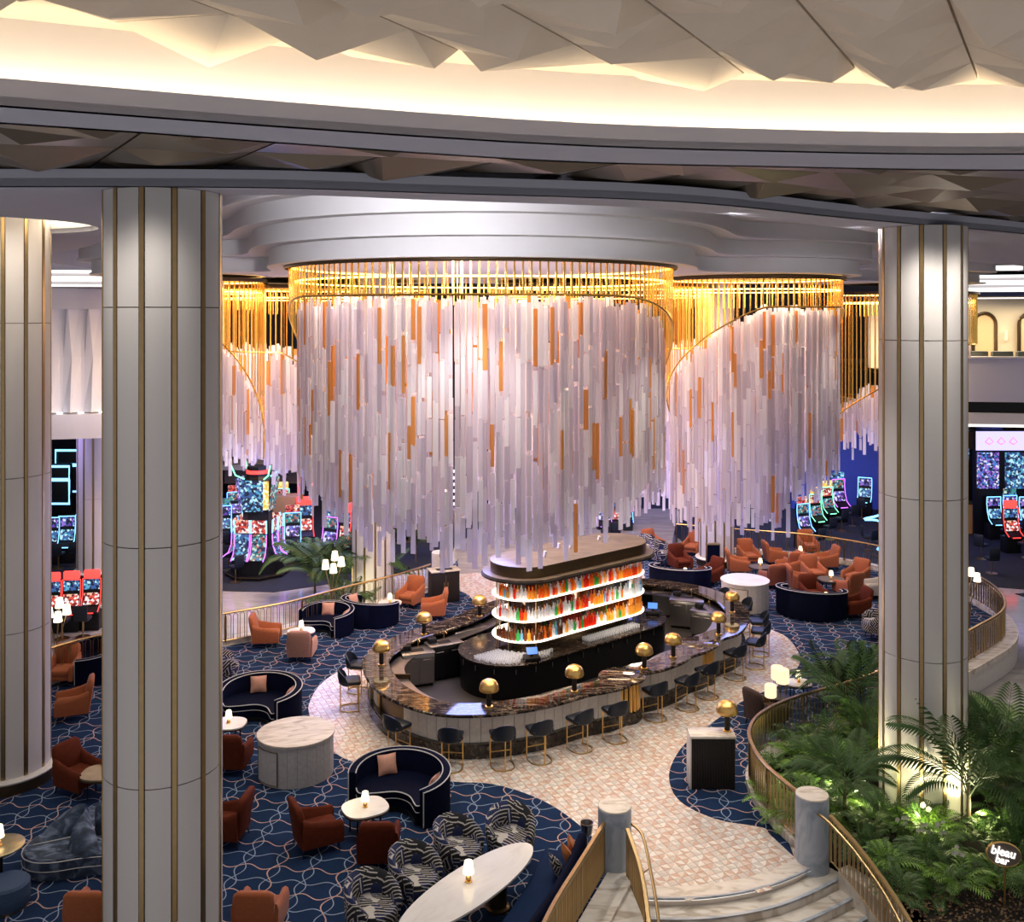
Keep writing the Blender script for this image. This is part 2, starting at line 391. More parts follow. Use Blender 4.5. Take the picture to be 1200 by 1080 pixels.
BOTN = ['amber', 'red', 'clear', 'green', 'golden', 'pale blue', 'dark']
# ------------------------------------------------------------------ the platform, floors, carpets
ST = [xy(932, 1024), xy(890, 1039), xy(840, 1048), xy(795, 1051), xy(745, 1050)]
B_LEFT = [(1.80, 18.5), (1.66, 18.0), (1.18, 16.9), (.68, 15.7), (.3, 14.6), (-.3, 13.2), (-14, 13.2), (-15.5, 20), (-14.6, 25.2), (-13.1, 27.7), (-12, 29.0), (-9.2, 30.9), (-7.4, 32.2), (-6.4, 33.3), (-5.5, 34.3), (-4.2, 35.6), (-3.1, 37.1)]
B_RIGHT = [(7.2, 44.3), (9.8, 43.2), (12.5, 42.2), (14.2, 40.9), (15.5, 39.3), (16.6, 36.8), (16.7, 34), (15.8, 31.5), (13.8, 29.4), (11, 27), (9, 25.4), (6.9, 24.1), (5.9, 23.2), (5.35, 22.3), (5.2, 21.4), (5.26, 20.5), (5.5, 19.5), (5.75, 18.8)]
plat = B_LEFT + [(-2.6, 38.5), (-2.6, 44.3)] + B_RIGHT + ST
o = MB().prism(plat, -.6, -.015).build('floor', M['grout'], smooth=0); struct(o, 'raised lounge floor slab under carpet and mosaic tiles')
T_LEFT = [xy(537, 655), xy(537, 688), xy(550, 698), xy(557, 712), xy(552, 728), xy(500, 748), xy(452, 770), xy(425, 772), xy(395, 787), xy(374, 803), xy(363, 822), xy(362, 835), xy(370, 857), xy(390, 880), xy(414, 893), xy(470, 907), xy(530, 916), xy(570, 918), xy(605, 926), xy(645, 943), xy(680, 968), xy(705, 992)]
T_RIGHT = [xy(758, 682), xy(860, 722), xy(886, 732), xy(905, 738), xy(923, 747), xy(936, 765), xy(936, 780), xy(917, 801), xy(875, 819), xy(843, 841), xy(808, 867), xy(792, 886), xy(784, 908), xy(790, 930), xy(808, 946), xy(845, 961), xy(893, 969), xy(903, 978), xy(930, 1003)]
carpet_l = MB().prism(B_LEFT + [xy(537, 655)] + smooth_curve(T_LEFT, 4)[1:], -.015, .012).build('carpet_lounge_left', M['carpet'], smooth=0)
struct(carpet_l, 'navy carpet with white and peach wavy lines, left of the bar', 'carpet')
carpet_r = MB().prism(B_RIGHT[:-1] + smooth_curve(T_RIGHT, 4)[::-1] + [xy(745, 648)], -.015, .012).build('carpet_lounge_right', M['carpet'], smooth=0)
struct(carpet_r, 'navy carpet with wavy lines, right of and behind the bar', 'carpet')
tile_poly = T_LEFT + ST[::-1] + T_RIGHT[::-1] + [xy(745, 655)]
def inside(p, poly):
    c = False; j = len(poly)-1
    for i in range(len(poly)):
        (xi, yi), (xj, yj) = poly[i], poly[j]
        if (yi > p[1]) != (yj > p[1]) and p[0] < (xj-xi)*(p[1]-yi)/(yj-yi)+xi: c = not c
        j = i
    return c
# bar outline in plan (outer edge of the worktop)
bar_px = [(424, 779), (429, 795), (444, 812), (469, 826), (499, 836), (528, 840), (562, 840), (597, 837), (644, 829), (690, 816), (712, 812), (735, 806), (748, 797), (755, 791), (775, 787), (800, 778), (812, 770), (828, 765), (841, 757), (848, 750), (866, 744), (876, 733), (879, 722), (874, 712), (857, 700), (830, 690), (800, 684), (760, 679), (700, 680), (640, 690), (597, 700), (560, 711), (537, 722), (502, 734), (469, 744), (443, 757), (429, 768)]
BAR = [xy(a, b, 1.05) for a, b in bar_px]
BARS = smooth_curve(BAR, 4, True)
def arc_len_dir(p): pass
# is the outline counter-clockwise?
ccw = sum(BARS[k][0]*BARS[(k+1) % len(BARS)][1]-BARS[(k+1) % len(BARS)][0]*BARS[k][1] for k in range(len(BARS))) > 0
INW = 1 if ccw else -1      # normals() points left of travel: inwards when counter-clockwise
def inset(d): return offset(BARS, d*INW)
body_out = inset(.28)
# mosaic tiles
tile_floor = bpy.data.objects.new('floor_mosaic', None); C.objects.link(tile_floor); struct(tile_floor, 'cream and peach mosaic tile floor around the bar', 'floor')
S = .33; ang = R(24); ca, sa = math.cos(ang), math.sin(ang)
def tile_mb(mb, x, y, k):
    """one square module of four leaf-cut tiles"""
    g = .0045; h = S/2
    order = [(0, 1, 4, 2), (1, 4, 3, 0), (2, 0, 1, 3), (4, 1, 0, 2), (3, 4, 1, 2), (1, 2, 4, 3)][k]
    def pt(u, v, z): return (x+u*ca-v*sa, y+u*sa+v*ca, z)
    for q, (su, sv) in enumerate(((-1, -1), (1, -1), (1, 1), (-1, 1))):
        a = (su*g, sv*g); b = (su*(h-g), sv*g); c = (su*(h-g), sv*(h-g)); d = (su*g, sv*(h-g))
        e = (su*h*.42, sv*h*.62) ; f = (su*h*.62, sv*h*.42)
        p1 = [a, b, c, e]; p2 = [a, e, c, d]
        for pl, mi in ((p1, order[q]), (p2, order[(q+1) % 4])):
            if su*sv < 0: pl = pl[::-1]
            mb.poly([pt(u, v, 0) for u, v in pl], mi)
            for i in range(4):
                (u0, v0), (u1, v1) = pl[i], pl[(i+1) % 4]
                mb.poly([pt(u0, v0, 0), pt(u0, v0, -.014), pt(u1, v1, -.014), pt(u1, v1, 0)], mi)
protos = []
for k in range(6):
    mb = MB(); tile_mb(mb, 0, 0, k); me_o = mb.build('floor_tile', TILE, smooth=0); protos.append(me_o.data); bpy.data.objects.remove(me_o)
cells = []
inner_bar = inset(.6)
for i in range(-60, 60):
    for j in range(-60, 60):
        u, v = i*S, j*S; x, y = 2+u*ca-v*sa, 27+u*sa+v*ca
        if inside((x, y), tile_poly) and not inside((x, y), inner_bar): cells.append((y, x))
        elif any(inside((x+a, y+b), tile_poly) for a, b in ((.3, 0), (-.3, 0), (0, .3), (0, -.3))) and inside((x, y), plat) and not inside((x, y), inner_bar): cells.append((y, x))
def visible(x, y): 
    px = 600+x*FPX/y; py = HOR+CAMZ*FPX/y; return 250 < px < 960 and py < 1085
cells = sorted([c for c in cells if visible(c[1], c[0])])
rest = MB()
for n_, (y, x) in enumerate(cells):
    k = rnd.randrange(6)
    if n_ < 290:
        t = bpy.data.objects.new('floor_tile', protos[k]); C.objects.link(t); t.parent = tile_floor; t.location = (x, y, -.001)
    elif inside((x, y), body_out) is False: tile_mb(rest, x, y, k)
o = rest.build('floor_tiles', TILE, tile_floor, smooth=0); stuff(o); o.location = (0, 0, -.001)
# marble paths and the gaming floor
o = MB().prism([(-2.6, 38), (-2.6, 44.3), (-1.6, 48), (2.0, 53), (9, 53), (7.2, 44.3), xy(745, 650), xy(620, 668), xy(537, 672), xy(530, 668)], -.014, .004).build('floor_walkway', M['floor_marble'], smooth=0)
struct(o, 'polished cream walkway leading away behind the bar')
o = MB().prism([(-60, 10), (60, 10), (60, 85), (-60, 85)], -1.0, -.61).build('floor_lower', M['floor_marble'], smooth=0); struct(o, 'polished cream marble floor around the lounge')
for i, pl in enumerate([[(-45, 33), (-20, 38), (-12, 39.4), (-9.5, 39.2), (-6.5, 41), (-3.5, 43), (-2.6, 46), (-1, 50), (-2, 84), (-45, 84)],
           [(2.5, 55), (8, 52), (8.5, 46), (12, 45.3), (17, 43.2), (19.5, 40), (21, 39.5), (45, 44), (45, 84), (2.5, 84)], [(21, 35.3), (33, 37.3), (33, 41), (20, 39)]]):
    o = MB().prism(pl, -.61, -.59).build('carpet_gaming', M['casino_carpet'], smooth=0)
    struct(o, ['dark blue gaming floor carpet left of the walkway', 'dark blue gaming floor carpet right of the walkway', 'ribbed blue carpet strip beside the far right walkway'][i], 'carpet')
# edge wall of the platform (white fluted stone) with marble coping, seen on the right and left
def kerb(pts, name, label, z0=-.6, z1=.02, zt=.17, wdt=.42):
    pts = smooth_curve(pts, 5); t = bpy.data.objects.new(name, None); C.objects.link(t); struct(t, label, 'kerb')
    MB().band(pts, z0, z1, -wdt+.06).build('wall_face', M['wash_wood'], t)
    MB().band(offset(pts, .03, False), z1, zt, -wdt-.0).build('coping', M['kerb'], t)
    return pts
KL = [(-13.1, 27.7), (-12, 29.0), (-9.2, 30.9), (-7.4, 32.2), (-6.4, 33.3), (-5.5, 34.3), (-4.2, 35.6), (-3.1, 37.1)]
KR = B_RIGHT[::-1][:-1]
kerb([(-16, 22)] + KL, 'trim_kerb_left', 'cream marble kerb under the left railing', wdt=-.42)
kerb([(x, y) for x, y in KR], 'trim_kerb_right', 'curved white stone kerb wall under the right railing', wdt=.42)
kerb([(1.80, 18.35), (1.66, 18.0), (1.18, 16.9), (.68, 15.7), (.3, 14.6), (-.3, 13.2)], 'trim_kerb_front', 'veined marble ledge behind the banquette railing', wdt=-.5)
# marble landing border and steps
st = bpy.data.objects.new('stairs', None); C.objects.link(st); struct(st, 'curved marble steps with lit nosings going down to the viewer', 'stairs')
EX = smooth_curve([(6.1, 18.95)] + ST + [(1.9, 17.75)], 5)
MB().band(EX, -.016, .006, .34 if EX[0][0] > EX[-1][0] and normals(EX)[10][1] > 0 else -.34).build('landing_border', M['kerb'], st)
sgn = 1 if normals(EX)[10][1] < 0 else -1
for k in range(7):
    a = offset(EX, sgn*(.36*k), False)
    MB().band(a, -.6-.16*(k+1), -.16*(k+1), sgn*.40).build('step', M['kerb'], st)
    MB().band(offset(a, sgn*.012, False), -.05-.16*k, -.035-.16*k, sgn*.012).build('light_strip', M['stair_led'], st)
    MB().band(offset(a, sgn*-.03, False), -.035-.16*k, .004-.16*k, sgn*.07).build('nosing', M['bluestone'], st)
# ------------------------------------------------------------------ railings
def railing(name, label, pts, zb, zt, gap=.14, thick=.022, style='hoop', slope=None):
    t = thing(name, label, 'railing', (0, 0, 0))
    sm = resample(smooth_curve(pts, 8), gap)
    z = (lambda k: (zb, zt)) if slope is None else (lambda k: (zb+slope*k/(len(sm)-1), zt+slope*k/(len(sm)-1)))
    MB().loft([[(p[0]+q[0]*a, p[1]+q[1]*a, z(k)[1]+b) for a, b in ((-.04, -.02), (.04, -.02), (.045, .01), (.03, .03), (-.03, .03), (-.045, .01))] for k, (p, q) in enumerate(zip(sm, normals(sm)))]).build('handrail', M['brass'], t)
    MB().tube([(p[0], p[1], z(k)[0]+.03) for k, p in enumerate(sm)], .014, 4).build('bottom_rail', M['brass'], t)
    me = None
    for k in range(len(sm)-1):
        a = Vector((*sm[k], 0)); b = Vector((*sm[k+1], 0)); d = (b-a); L = d.length
        h = zt-zb
        post = k % 12 == 0
        if post: 
            p = MB().box(-.02, .02, -.02, .02, 0, h).build('post', M['brass'], t, smooth=0)
            p.location = (a.x, a.y, z(k)[0]); p.rotation_euler = (0, 0, math.atan2(d.y, d.x))
        if me is None:
            mb = MB()
            if style == 'hoop':
                u = gap*.34
                mb.tube([(-u, 0, .04), (-u, 0, h-.12), (-u*.5, 0, h-.05), (u*.5, 0, h-.05), (u, 0, h-.12), (u, 0, .04)], thick/2, 4)
            else:
                mb.box(-thick/2, thick/2, -.006, .006, .02, h)
            o_ = mb.build('baluster', M['brass'], t, smooth=0); me = o_.data; bpy.data.objects.remove(o_)
        o_ = bpy.data.objects.new('baluster', me); C.objects.link(o_); o_.parent = t
        m_ = (a+b)/2; zz = (z(k)[0]+z(k+1)[0])/2
        o_.location = (m_.x, m_.y, zz); o_.rotation_euler = (0, 0, math.atan2(d.y, d.x))
    return t
railing('brass_railing', 'long brass hoop railing along the upper left edge behind the navy crescent sofas', [(-14.2, 25.3)] + KL, .16, 1.05, .22)
railing('brass_railing', 'brass hoop railing at the back right, behind the orange armchairs', [(7.4, 44.2), (9.8, 43.2), (12.5, 42.2), (14.2, 40.9), (15.5, 39.3)], .16, 1.05, .3)
railing('brass_railing', 'curved brass railing on the white stone wall, right of the big column', [(15.6, 39.2), (16.6, 36.8), (16.7, 34), (15.8, 31.5), (13.8, 29.4), (11.2, 27.1)], .17, 1.08, .18, .03)
railing('brass_railing', 'curved brass railing between the carpet lobe and the palm planting', [(11, 27), (9, 25.4), (6.9, 24.1), (5.9, 23.2), (5.4, 22.3), (5.25, 21.4), (5.31, 20.5), (5.55, 19.6), (5.66, 19.32)], .17, 1.08, .13, .02)
railing('brass_railing', 'brass railing behind the banquette, left of the front bollard', [(1.70, 18.15), (1.18, 16.9), (.68, 15.7), (.3, 14.6), (-.2, 13.4)], .17, 1.08, .11, .03)
railing('stair_railing', 'brass stair railing descending from the right bollard beside the ferns', [(6.02, 18.55), (6.3, 17.9), (6.55, 17.0), (6.7, 16.0), (6.75, 15)], .15, 1.02, .12, .025, slope=-1.1)
railing('stair_railing', 'brass stair railing descending from the left bollard towards the viewer', [(2.12, 18.05), (2.25, 17.2), (2.25, 16.2), (2.15, 15.0)], .15, 1.02, .12, .025, slope=-.9)
for (x0, lab, pl) in [(1, 'brass grab rail on brackets along the right stair wall', [(5.78, 18.55, 1.05), (5.9, 18.3, 1.03), (6.15, 17.7, .85), (6.4, 16.9, .55), (6.52, 16, .2), (6.55, 15, -.2)]),
                     (2, 'brass grab rail on brackets along the left stair side', [(2.22, 18.2, 1.05), (2.38, 17.9, 1.0), (2.42, 17.2, .8), (2.42, 16.2, .5), (2.32, 15, .1)])]:
    t = thing('grab_rail', lab, 'rail'); MB().tube(smooth_curve(pl, 4), .028, 8).build('rail', M['brass'], t)
    for k in (2, 4): MB().cyl(Vector(pl[k]), Vector(pl[k])+Vector((.13 if x0 == 1 else -.13, 0, -.1)), .012).build('bracket', M['brass'], t)
def bollard(x, y, label):
    t = thing('stone_bollard', label, 'bollard', (x, y, 0)); 
    MB().lathe([(.315, -.6), (.315, 1.24), (.305, 1.25)], 28).build('shaft', M['bluestone'], t); MB().lathe([(.31, 1.2502), (.312, 1.262), (.30, 1.275)], 28).build('cap', M['kerb'], t)
bollard(1.93, 18.45, 'round blue-grey stone bollard at the left head of the steps')
bollard(5.78, 18.9, 'round pale stone bollard at the right head of the steps, by the planting')
# stair side walls
o = MB().prism([(6.15, 18.5), (6.45, 17.9), (6.75, 16.5), (6.9, 14), (7.3, 14), (7.2, 16.8), (6.85, 18.1), (6.5, 18.7)], -1.9, .05).build('wall_stair_right', M['kerb'], smooth=0); struct(o, 'veined marble side wall of the stairs next to the planting')
o = MB().prism([(1.75, 18.1), (.9, 16.0), (1.9, 14), (2.2, 14), (2.30, 16.6), (2.12, 18.1)], -1.9, .10).build('wall_stair_left', M['kerb'], smooth=0); struct(o, 'veined marble side wall left of the stairs')

# ------------------------------------------------------------------ ceiling
ZS = 12.35; ZH = 13.9
E3 = smooth_curve([(-22, 17), (-15, 15.2), (-11, 14.5), (-7.4, 14.2), (-3.7, 14.3), (-1.3, 14.9), (2.8, 16.1), (6.7, 19.0), (11.9, 22.6), (16, 26.5), (22, 33), (26, 40)], 4)
E2 = smooth_curve([(-16, 6.2), (-9, 8.3), (-5, 9.54), (0, 11.75), (3.2, 12.35), (6.6, 12.66), (11, 12.3), (18, 10.5)], 4)
E1 = smooth_curve([(-15, 3), (-9, 6.6), (-4.5, 8.7), (0, 10.5), (3, 11.1), (5.9, 11.3), (10, 10.8), (17, 8.6)], 4)
t = bpy.data.objects.new('ceiling_ring', None); C.objects.link(t); struct(t, 'curved ceiling ring with hidden cove light in front of the faceted dome', 'ceiling')
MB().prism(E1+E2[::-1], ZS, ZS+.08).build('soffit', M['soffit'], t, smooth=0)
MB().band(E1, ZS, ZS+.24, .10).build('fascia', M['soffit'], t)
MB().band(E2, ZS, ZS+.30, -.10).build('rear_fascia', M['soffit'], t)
MB().band(offset(E1, .42, False), ZS+.08, 13.24, .05).build('cove_wall', M['plaster'], t)
MB().band(offset(E1, .17, False), ZS+.10, ZS+.14, .10).build('cove_light', M['cove'], t)
mb = MB().band(E3, ZS, ZS+.25, .12)
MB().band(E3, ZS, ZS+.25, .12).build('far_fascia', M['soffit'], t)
far_in = offset(E3, 1.0, False)
# the faceted ceilings: pyramidal panels hung on a skewed grid
def facets(name, label, z, u0, U, V, mat, depth, test, gap=.012, seed=1):
    r_ = random.Random(seed); t = bpy.data.objects.new(name, None); C.objects.link(t); struct(t, label, 'ceiling')
    n = 0; extra = MB()
    for i in range(-24, 25):
        for j in range(-24, 25):
            c = Vector(u0)+Vector(U)*i+Vector(V)*j; c1 = c+Vector(U); c2 = c1+Vector(V); c3 = c+Vector(V)
            m_ = (c+c2)/2
            if not test(m_.x, m_.y): continue
            d = 1-gap*2; q = [m_+(p-m_)*d for p in (c, c1, c2, c3)]
            a, b = r_.uniform(.12, .88), r_.uniform(.12, .88)
            ap = c+Vector(U)*a+Vector(V)*b; hz = depth*r_.uniform(.6, 1.2)
            mb = MB(); base = [mb.v((p.x, p.y, z)) for p in q]; top = [mb.v((p.x, p.y, z+.06)) for p in q]; k = mb.v((ap.x, ap.y, z-hz))
            for e in range(4): mb.face((base[(e+1) % 4], base[e], k)); mb.face((base[e], base[(e+1) % 4], top[(e+1) % 4], top[e]))
            mb.face(top); mb.build('panel', mat, t, smooth=0)
    return t
def below(curve, x):   # y of a curve at x
    for a, b in zip(curve, curve[1:]):
        if a[0] <= x <= b[0]: return a[1]+(b[1]-a[1])*(x-a[0])/(b[0]-a[0])
    return curve[0][1] if x < curve[0][0] else curve[-1][1]
facets('ceiling_facets', 'cream faceted pyramid ceiling lit by the cove', 13.18, (0.2, 9), (1.15, -.25), (.42, .74), M['facet'], .27,
       lambda x, y: y < below(E1, x)-.02 and y > 3.4 and abs(x) < y*.58+1.2, seed=5)
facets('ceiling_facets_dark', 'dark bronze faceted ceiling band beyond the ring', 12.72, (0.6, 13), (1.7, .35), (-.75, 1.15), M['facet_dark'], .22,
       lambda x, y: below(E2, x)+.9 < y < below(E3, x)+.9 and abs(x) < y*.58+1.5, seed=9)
o = MB().prism([(-20, -1), (20, -1), (20, 12.5), (-20, 12.5)], 13.24, 13.34).build('ceiling_backing', M['facet'], smooth=0); struct(o, 'plain backing above the faceted dome')
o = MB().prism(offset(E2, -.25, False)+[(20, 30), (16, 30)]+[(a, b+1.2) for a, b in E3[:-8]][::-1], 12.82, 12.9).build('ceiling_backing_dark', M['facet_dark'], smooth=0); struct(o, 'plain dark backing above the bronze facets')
# main soffit beyond, with the void round the chandelier and an oval coffer on the left
VOID = smooth_curve([(-3.4, 15.2), (-1.2, 15.9), (2.6, 17.2), (6.2, 20.2), (8.5, 22.5), (12.8, 28), (14.8, 33), (23.0, 42), (22, 52), (8, 54), (-8, 52), (-16.2, 44), (-16.3, 34), (-11.3, 26.3), (-8.0, 20.5), (-6.4, 17.6), (-4.9, 15.6)], 4, True)
OVAL = [(x, y) for x, y in circ(0, 0, 1, 40)]; OVAL = [(-11.9+3.4*a*math.cos(.5)-2.0*b*math.sin(.5), 20.2+3.4*a*math.sin(.5)*.6+2.2*b) for a, b in OVAL]
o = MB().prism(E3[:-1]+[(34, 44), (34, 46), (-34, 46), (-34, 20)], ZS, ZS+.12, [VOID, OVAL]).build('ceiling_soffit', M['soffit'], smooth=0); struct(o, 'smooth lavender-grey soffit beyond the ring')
t = bpy.data.objects.new('ceiling_coffer', None); C.objects.link(t); struct(t, 'oval ceiling coffer with a cove light at the left column', 'ceiling')
MB().band(OVAL, ZS+.1, ZS+.75, .05, closed=True).build('coffer_wall', M['plaster'], t)
MB().prism(offset(OVAL, -.1), ZS+.75, ZS+.8).build('coffer_top', M['plaster'], t, smooth=0)
MB().band(offset(OVAL, .1), ZS+.35, ZS+.40, .1, closed=True).build('coffer_light', M['cove'], t)
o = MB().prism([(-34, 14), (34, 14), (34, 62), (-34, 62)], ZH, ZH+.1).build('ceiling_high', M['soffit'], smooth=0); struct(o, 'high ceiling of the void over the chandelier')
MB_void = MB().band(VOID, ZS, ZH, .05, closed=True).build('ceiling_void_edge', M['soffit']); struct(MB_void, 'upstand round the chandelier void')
# stepped white canopy over the chandelier lobes
def union_outline(lobes, d, k=1.6, n=220, c=(2.5, 35.5)):
    def sdf(x, y):
        ds = [math.hypot(x-a, y-b)-r for a, b, r, _ in lobes]
        return -k*math.log(sum(math.exp(-v/k) for v in ds))
    out = []
    for i in range(n):
        a = 2*PI*i/n; lo, hi = 0, 40
        for _ in range(40):
            mid = (lo+hi)/2
            # march outward: last inside point
            if sdf(c[0]+math.cos(a)*mid, c[1]+math.sin(a)*mid) < d: lo = mid
            else: hi = mid
        out.append((c[0]+math.cos(a)*lo, c[1]+math.sin(a)*lo))
    return out
t = bpy.data.objects.new('ceiling_canopy', None); C.objects.link(t); struct(t, 'white stepped wavy canopy carrying the chandelier', 'ceiling')
for k, (d, z0, z1) in enumerate([(.35, 11.86, 12.34), (.75, 12.34, 12.84), (1.15, 12.84, 13.34), (1.6, 13.34, 13.9)]):
    ol = resample(union_outline(LOBES, d, 2.0), .45, True)
    MB().prism(ol, z0, z1).build('tier', M['plaster'], t, smooth=50)
    MB().prism(resample(union_outline(LOBES, d+.06, 2.0), .45, True), z0-.012, z0+.05).build('tier_lip', M['plaster'], t, smooth=50)
# ------------------------------------------------------------------ columns
def column(x, y, Rr, label, zt=ZS, seams=(-.6, 3.6, 7.1, 10.6, 12.4), base=0.0, rot=0.0):
    t = bpy.data.objects.new('column', None); C.objects.link(t); t.location = (x, y, 0); t.rotation_euler = (0, 0, rot); struct(t, label, 'column')
    n = 12; hw = PI/n
    for z0, z1 in zip(seams, seams[1:]):
        z1_ = min(z1, zt)
        pm = None
        mb = MB(); g = .055
        ring = lambda z, rr: [(rr*math.cos(a), rr*math.sin(a), z) for a in [-hw+g+(2*hw-2*g)*k/5 for k in range(6)]]
        mb.loft([[*ring(z, Rr), *ring(z, Rr-.05)[::-1]] for z in (z0+.008, z1_-.008)])
        o_ = mb.build('panel', M['column'], t, smooth=30); me = o_.data; bpy.data.objects.remove(o_)
        for k in range(n):
            p = bpy.data.objects.new('panel', me); C.objects.link(p); p.parent = t; p.rotation_euler = (0, 0, 2*hw*k)
    mb = MB(); a = g*.95
    mb.loft([[(r_*math.cos(b), r_*math.sin(b), z) for r_, b in ((Rr-.06, -a), (Rr+.012, -a*.75), (Rr+.012, a*.75), (Rr-.06, a))] for z in (seams[0], zt)])
    o_ = mb.build('brass_strip', M['brass'], t, smooth=0); me = o_.data; bpy.data.objects.remove(o_)
    for k in range(n):
        p = bpy.data.objects.new('brass_strip', me); C.objects.link(p); p.parent = t; p.rotation_euler = (0, 0, 2*hw*k+hw)
    MB().lathe([(Rr-.055, seams[0]), (Rr-.055, zt)], 24).build('core', M['bronze'], t)
    MB().lathe([(Rr+.10, base), (Rr+.10, base+.26)], 48).build('base', M['bronze'], t)
    MB().lathe([(Rr+.14, base+.261), (Rr+.16, base+.30), (Rr+.12, base+.34)], 48).build('base_rim', M['wash_wood'], t)
column(-5.36, 15.1, .87, 'nearest big cream column with brass strips, left of the bar', rot=.25)
column(-11.4, 22.2, .88, 'cream column with brass strips at the left edge of the view', zt=ZS+.75, seams=(-.6, 3.5, 6.9, 10.3, 13.1), rot=.1)
column(8.83, 21.1, .88, 'cream column with brass strips standing in the palm planting', seams=(-.6, 3.3, 6.65, 9.95, 12.4), base=-.6, rot=-.16)
column(-5.25, 37.0, .77, 'slimmer cream column behind the left railing, beside a palm', zt=11.9, seams=(-.6, 4, 8, 11.9), base=-.6)
column(8.6, 41.3, .72, 'slimmer cream column at the far side of the bar, behind the sofas', zt=11.9, seams=(0, 4, 8, 11.9), base=0)
# ------------------------------------------------------------------ far walls and upper levels
def wallbox(name, label, pts, z0, z1, mat, th=.3, cat='wall'):
    o_ = MB().band(pts, z0, z1, th).build(name, mat); return struct(o_, label, cat)
wallbox('wall_back', 'dark far wall of the gaming floor', [(-45, 66), (45, 66)], -1, 14, flat('dark_wall', (.03, .028, .04), .8))
wallbox('wall_far_left', 'dark side wall of the gaming floor on the left', [(-42, 20), (-42, 66)], -1, 14, flat('dark_wall_left', (.03, .028, .04), .8))
wallbox('wall_far_right', 'dark side wall of the gaming floor on the right', [(42, 66), (42, 20)], -1, 14, flat('dark_wall_right', (.03, .028, .04), .8))
# ------------------------------------------------------------------ the bar
bar = thing('bar_counter', 'long curved island bar with dark veined marble worktop and whitewashed panels', 'bar')
outer = resample(BARS, .22, True)
inner = offset(outer, .72*INW)
bt = MB(); n = len(outer)
rings = []
for p, q in zip(outer, inner):
    o1 = Vector(p); i1 = Vector(q); d = (i1-o1).normalized()
    prof = [(0.0, 1.03), (0.0, 1.075), (.02, 1.10), (.72, 1.10), (.74, 1.08), (.74, 1.03)]
    rings.append([(*(o1+d*a), z) for a, z in prof])
rings.append(rings[0]); bt.loft(rings, False); bt.build('worktop', M['bar_marble'], bar)
# gate section at the left front: bronze lined opening; elsewhere individual panels
body = resample(body_out, .27, True); g0 = xy(438, 812, 1.0); g1 = xy(470, 826, 1.0)
def in_gate(p): return (Vector(p)-Vector(xy(450, 815, .9))).length < .80
nb = len(body)
for k in range(nb):
    a, b = Vector(body[k]), Vector(body[(k+1) % nb]); m_ = (a+b)/2
    if in_gate(m_): continue
    d = (b-a); L = d.length; mb = MB(); mb.box(-L/2+.006, L/2-.006, -.02, .02, .34, 1.03)
    p = mb.build('panel', M['wash_wood'], bar, smooth=0); p.location = (m_.x, m_.y, 0); p.rotation_euler = (0, 0, math.atan2(d.y, d.x))
MB().band(offset(body, .03*INW), .0, 1.03, .05*INW, closed=True).build('body_core', M['bronze'], bar)
MB().band(offset(body, -.14*INW), 0.005, .30, .2*INW, closed=True).build('plinth', M['dark_plinth'], bar)
MB().band(offset(body, -.12*INW), .30, .345, .12*INW, closed=True).build('plinth_top', M['dark_plinth'], bar)
MB().band(offset(inner, -.12*INW), .1, .86, .06*INW, closed=True).build('inner_body', M['black'], bar)
MB().loft([[(*Vector(p), .84), (*Vector(p), .88), (*Vector(q), .88), (*Vector(q), .84)] for p, q in zip(inner+inner[:1], offset(inner, .42*INW)+offset(inner, .42*INW)[:1])], False).build('service_shelf', M['steel'], bar)
for (px, py) in ((444, 818), (470, 829)):
    x, y = xy(px, py, .6); MB().box(x-.03, x+.03, y-.03, y+.03, .05, 1.03).build('brass_post', M['brass'], bar)
gx, gy = xy(456, 820, .5)
MB().box(gx-.55, gx+.5, gy+.45, gy+.5, .1, 1.0).build('gate_panel', M['bronze'], bar)
for (px, py, r, lab) in [(730, 829, .43, ''), (821, 786, .38, '')]:
    x, y = xy(px, py, .35); y += r*.55
    mb = MB(); N = 22
    MB().lathe([(r-.03, .3), (r-.03, 1.03)], 32, (x, y, 0)).build('drum_core', M['bronze'], bar)
    for k in range(N):
        a = 2*PI*k/N
        if math.sin(a) > .55: continue
        f = MB().lathe([(.05, .30), (.05, 1.03)], 8, (0, 0, 0)).build('flute', M['brass_lamp'], bar); f.location = (x+r*math.cos(a), y+r*math.sin(a), 0)
    MB().lathe([(r+.08, .0), (r+.08, .27), (r+.05, .30)], 32, (x, y, 0)).build('drum_plinth', M['dark_plinth'], bar)
    MB().lathe([(r+.14, 1.031), (r+.18, 1.05), (r+.18, 1.085), (r+.15, 1.104)], 40, (x, y, 0)).build('drum_top', M['bar_marble'], bar)
o = MB().prism(offset(inner, -.1*INW), -.013, .006).build('floor_bar', flat('dark_service_tile', (.03, .028, .027), .5, .3, 3), smooth=0); struct(o, 'dark service floor inside the bar')
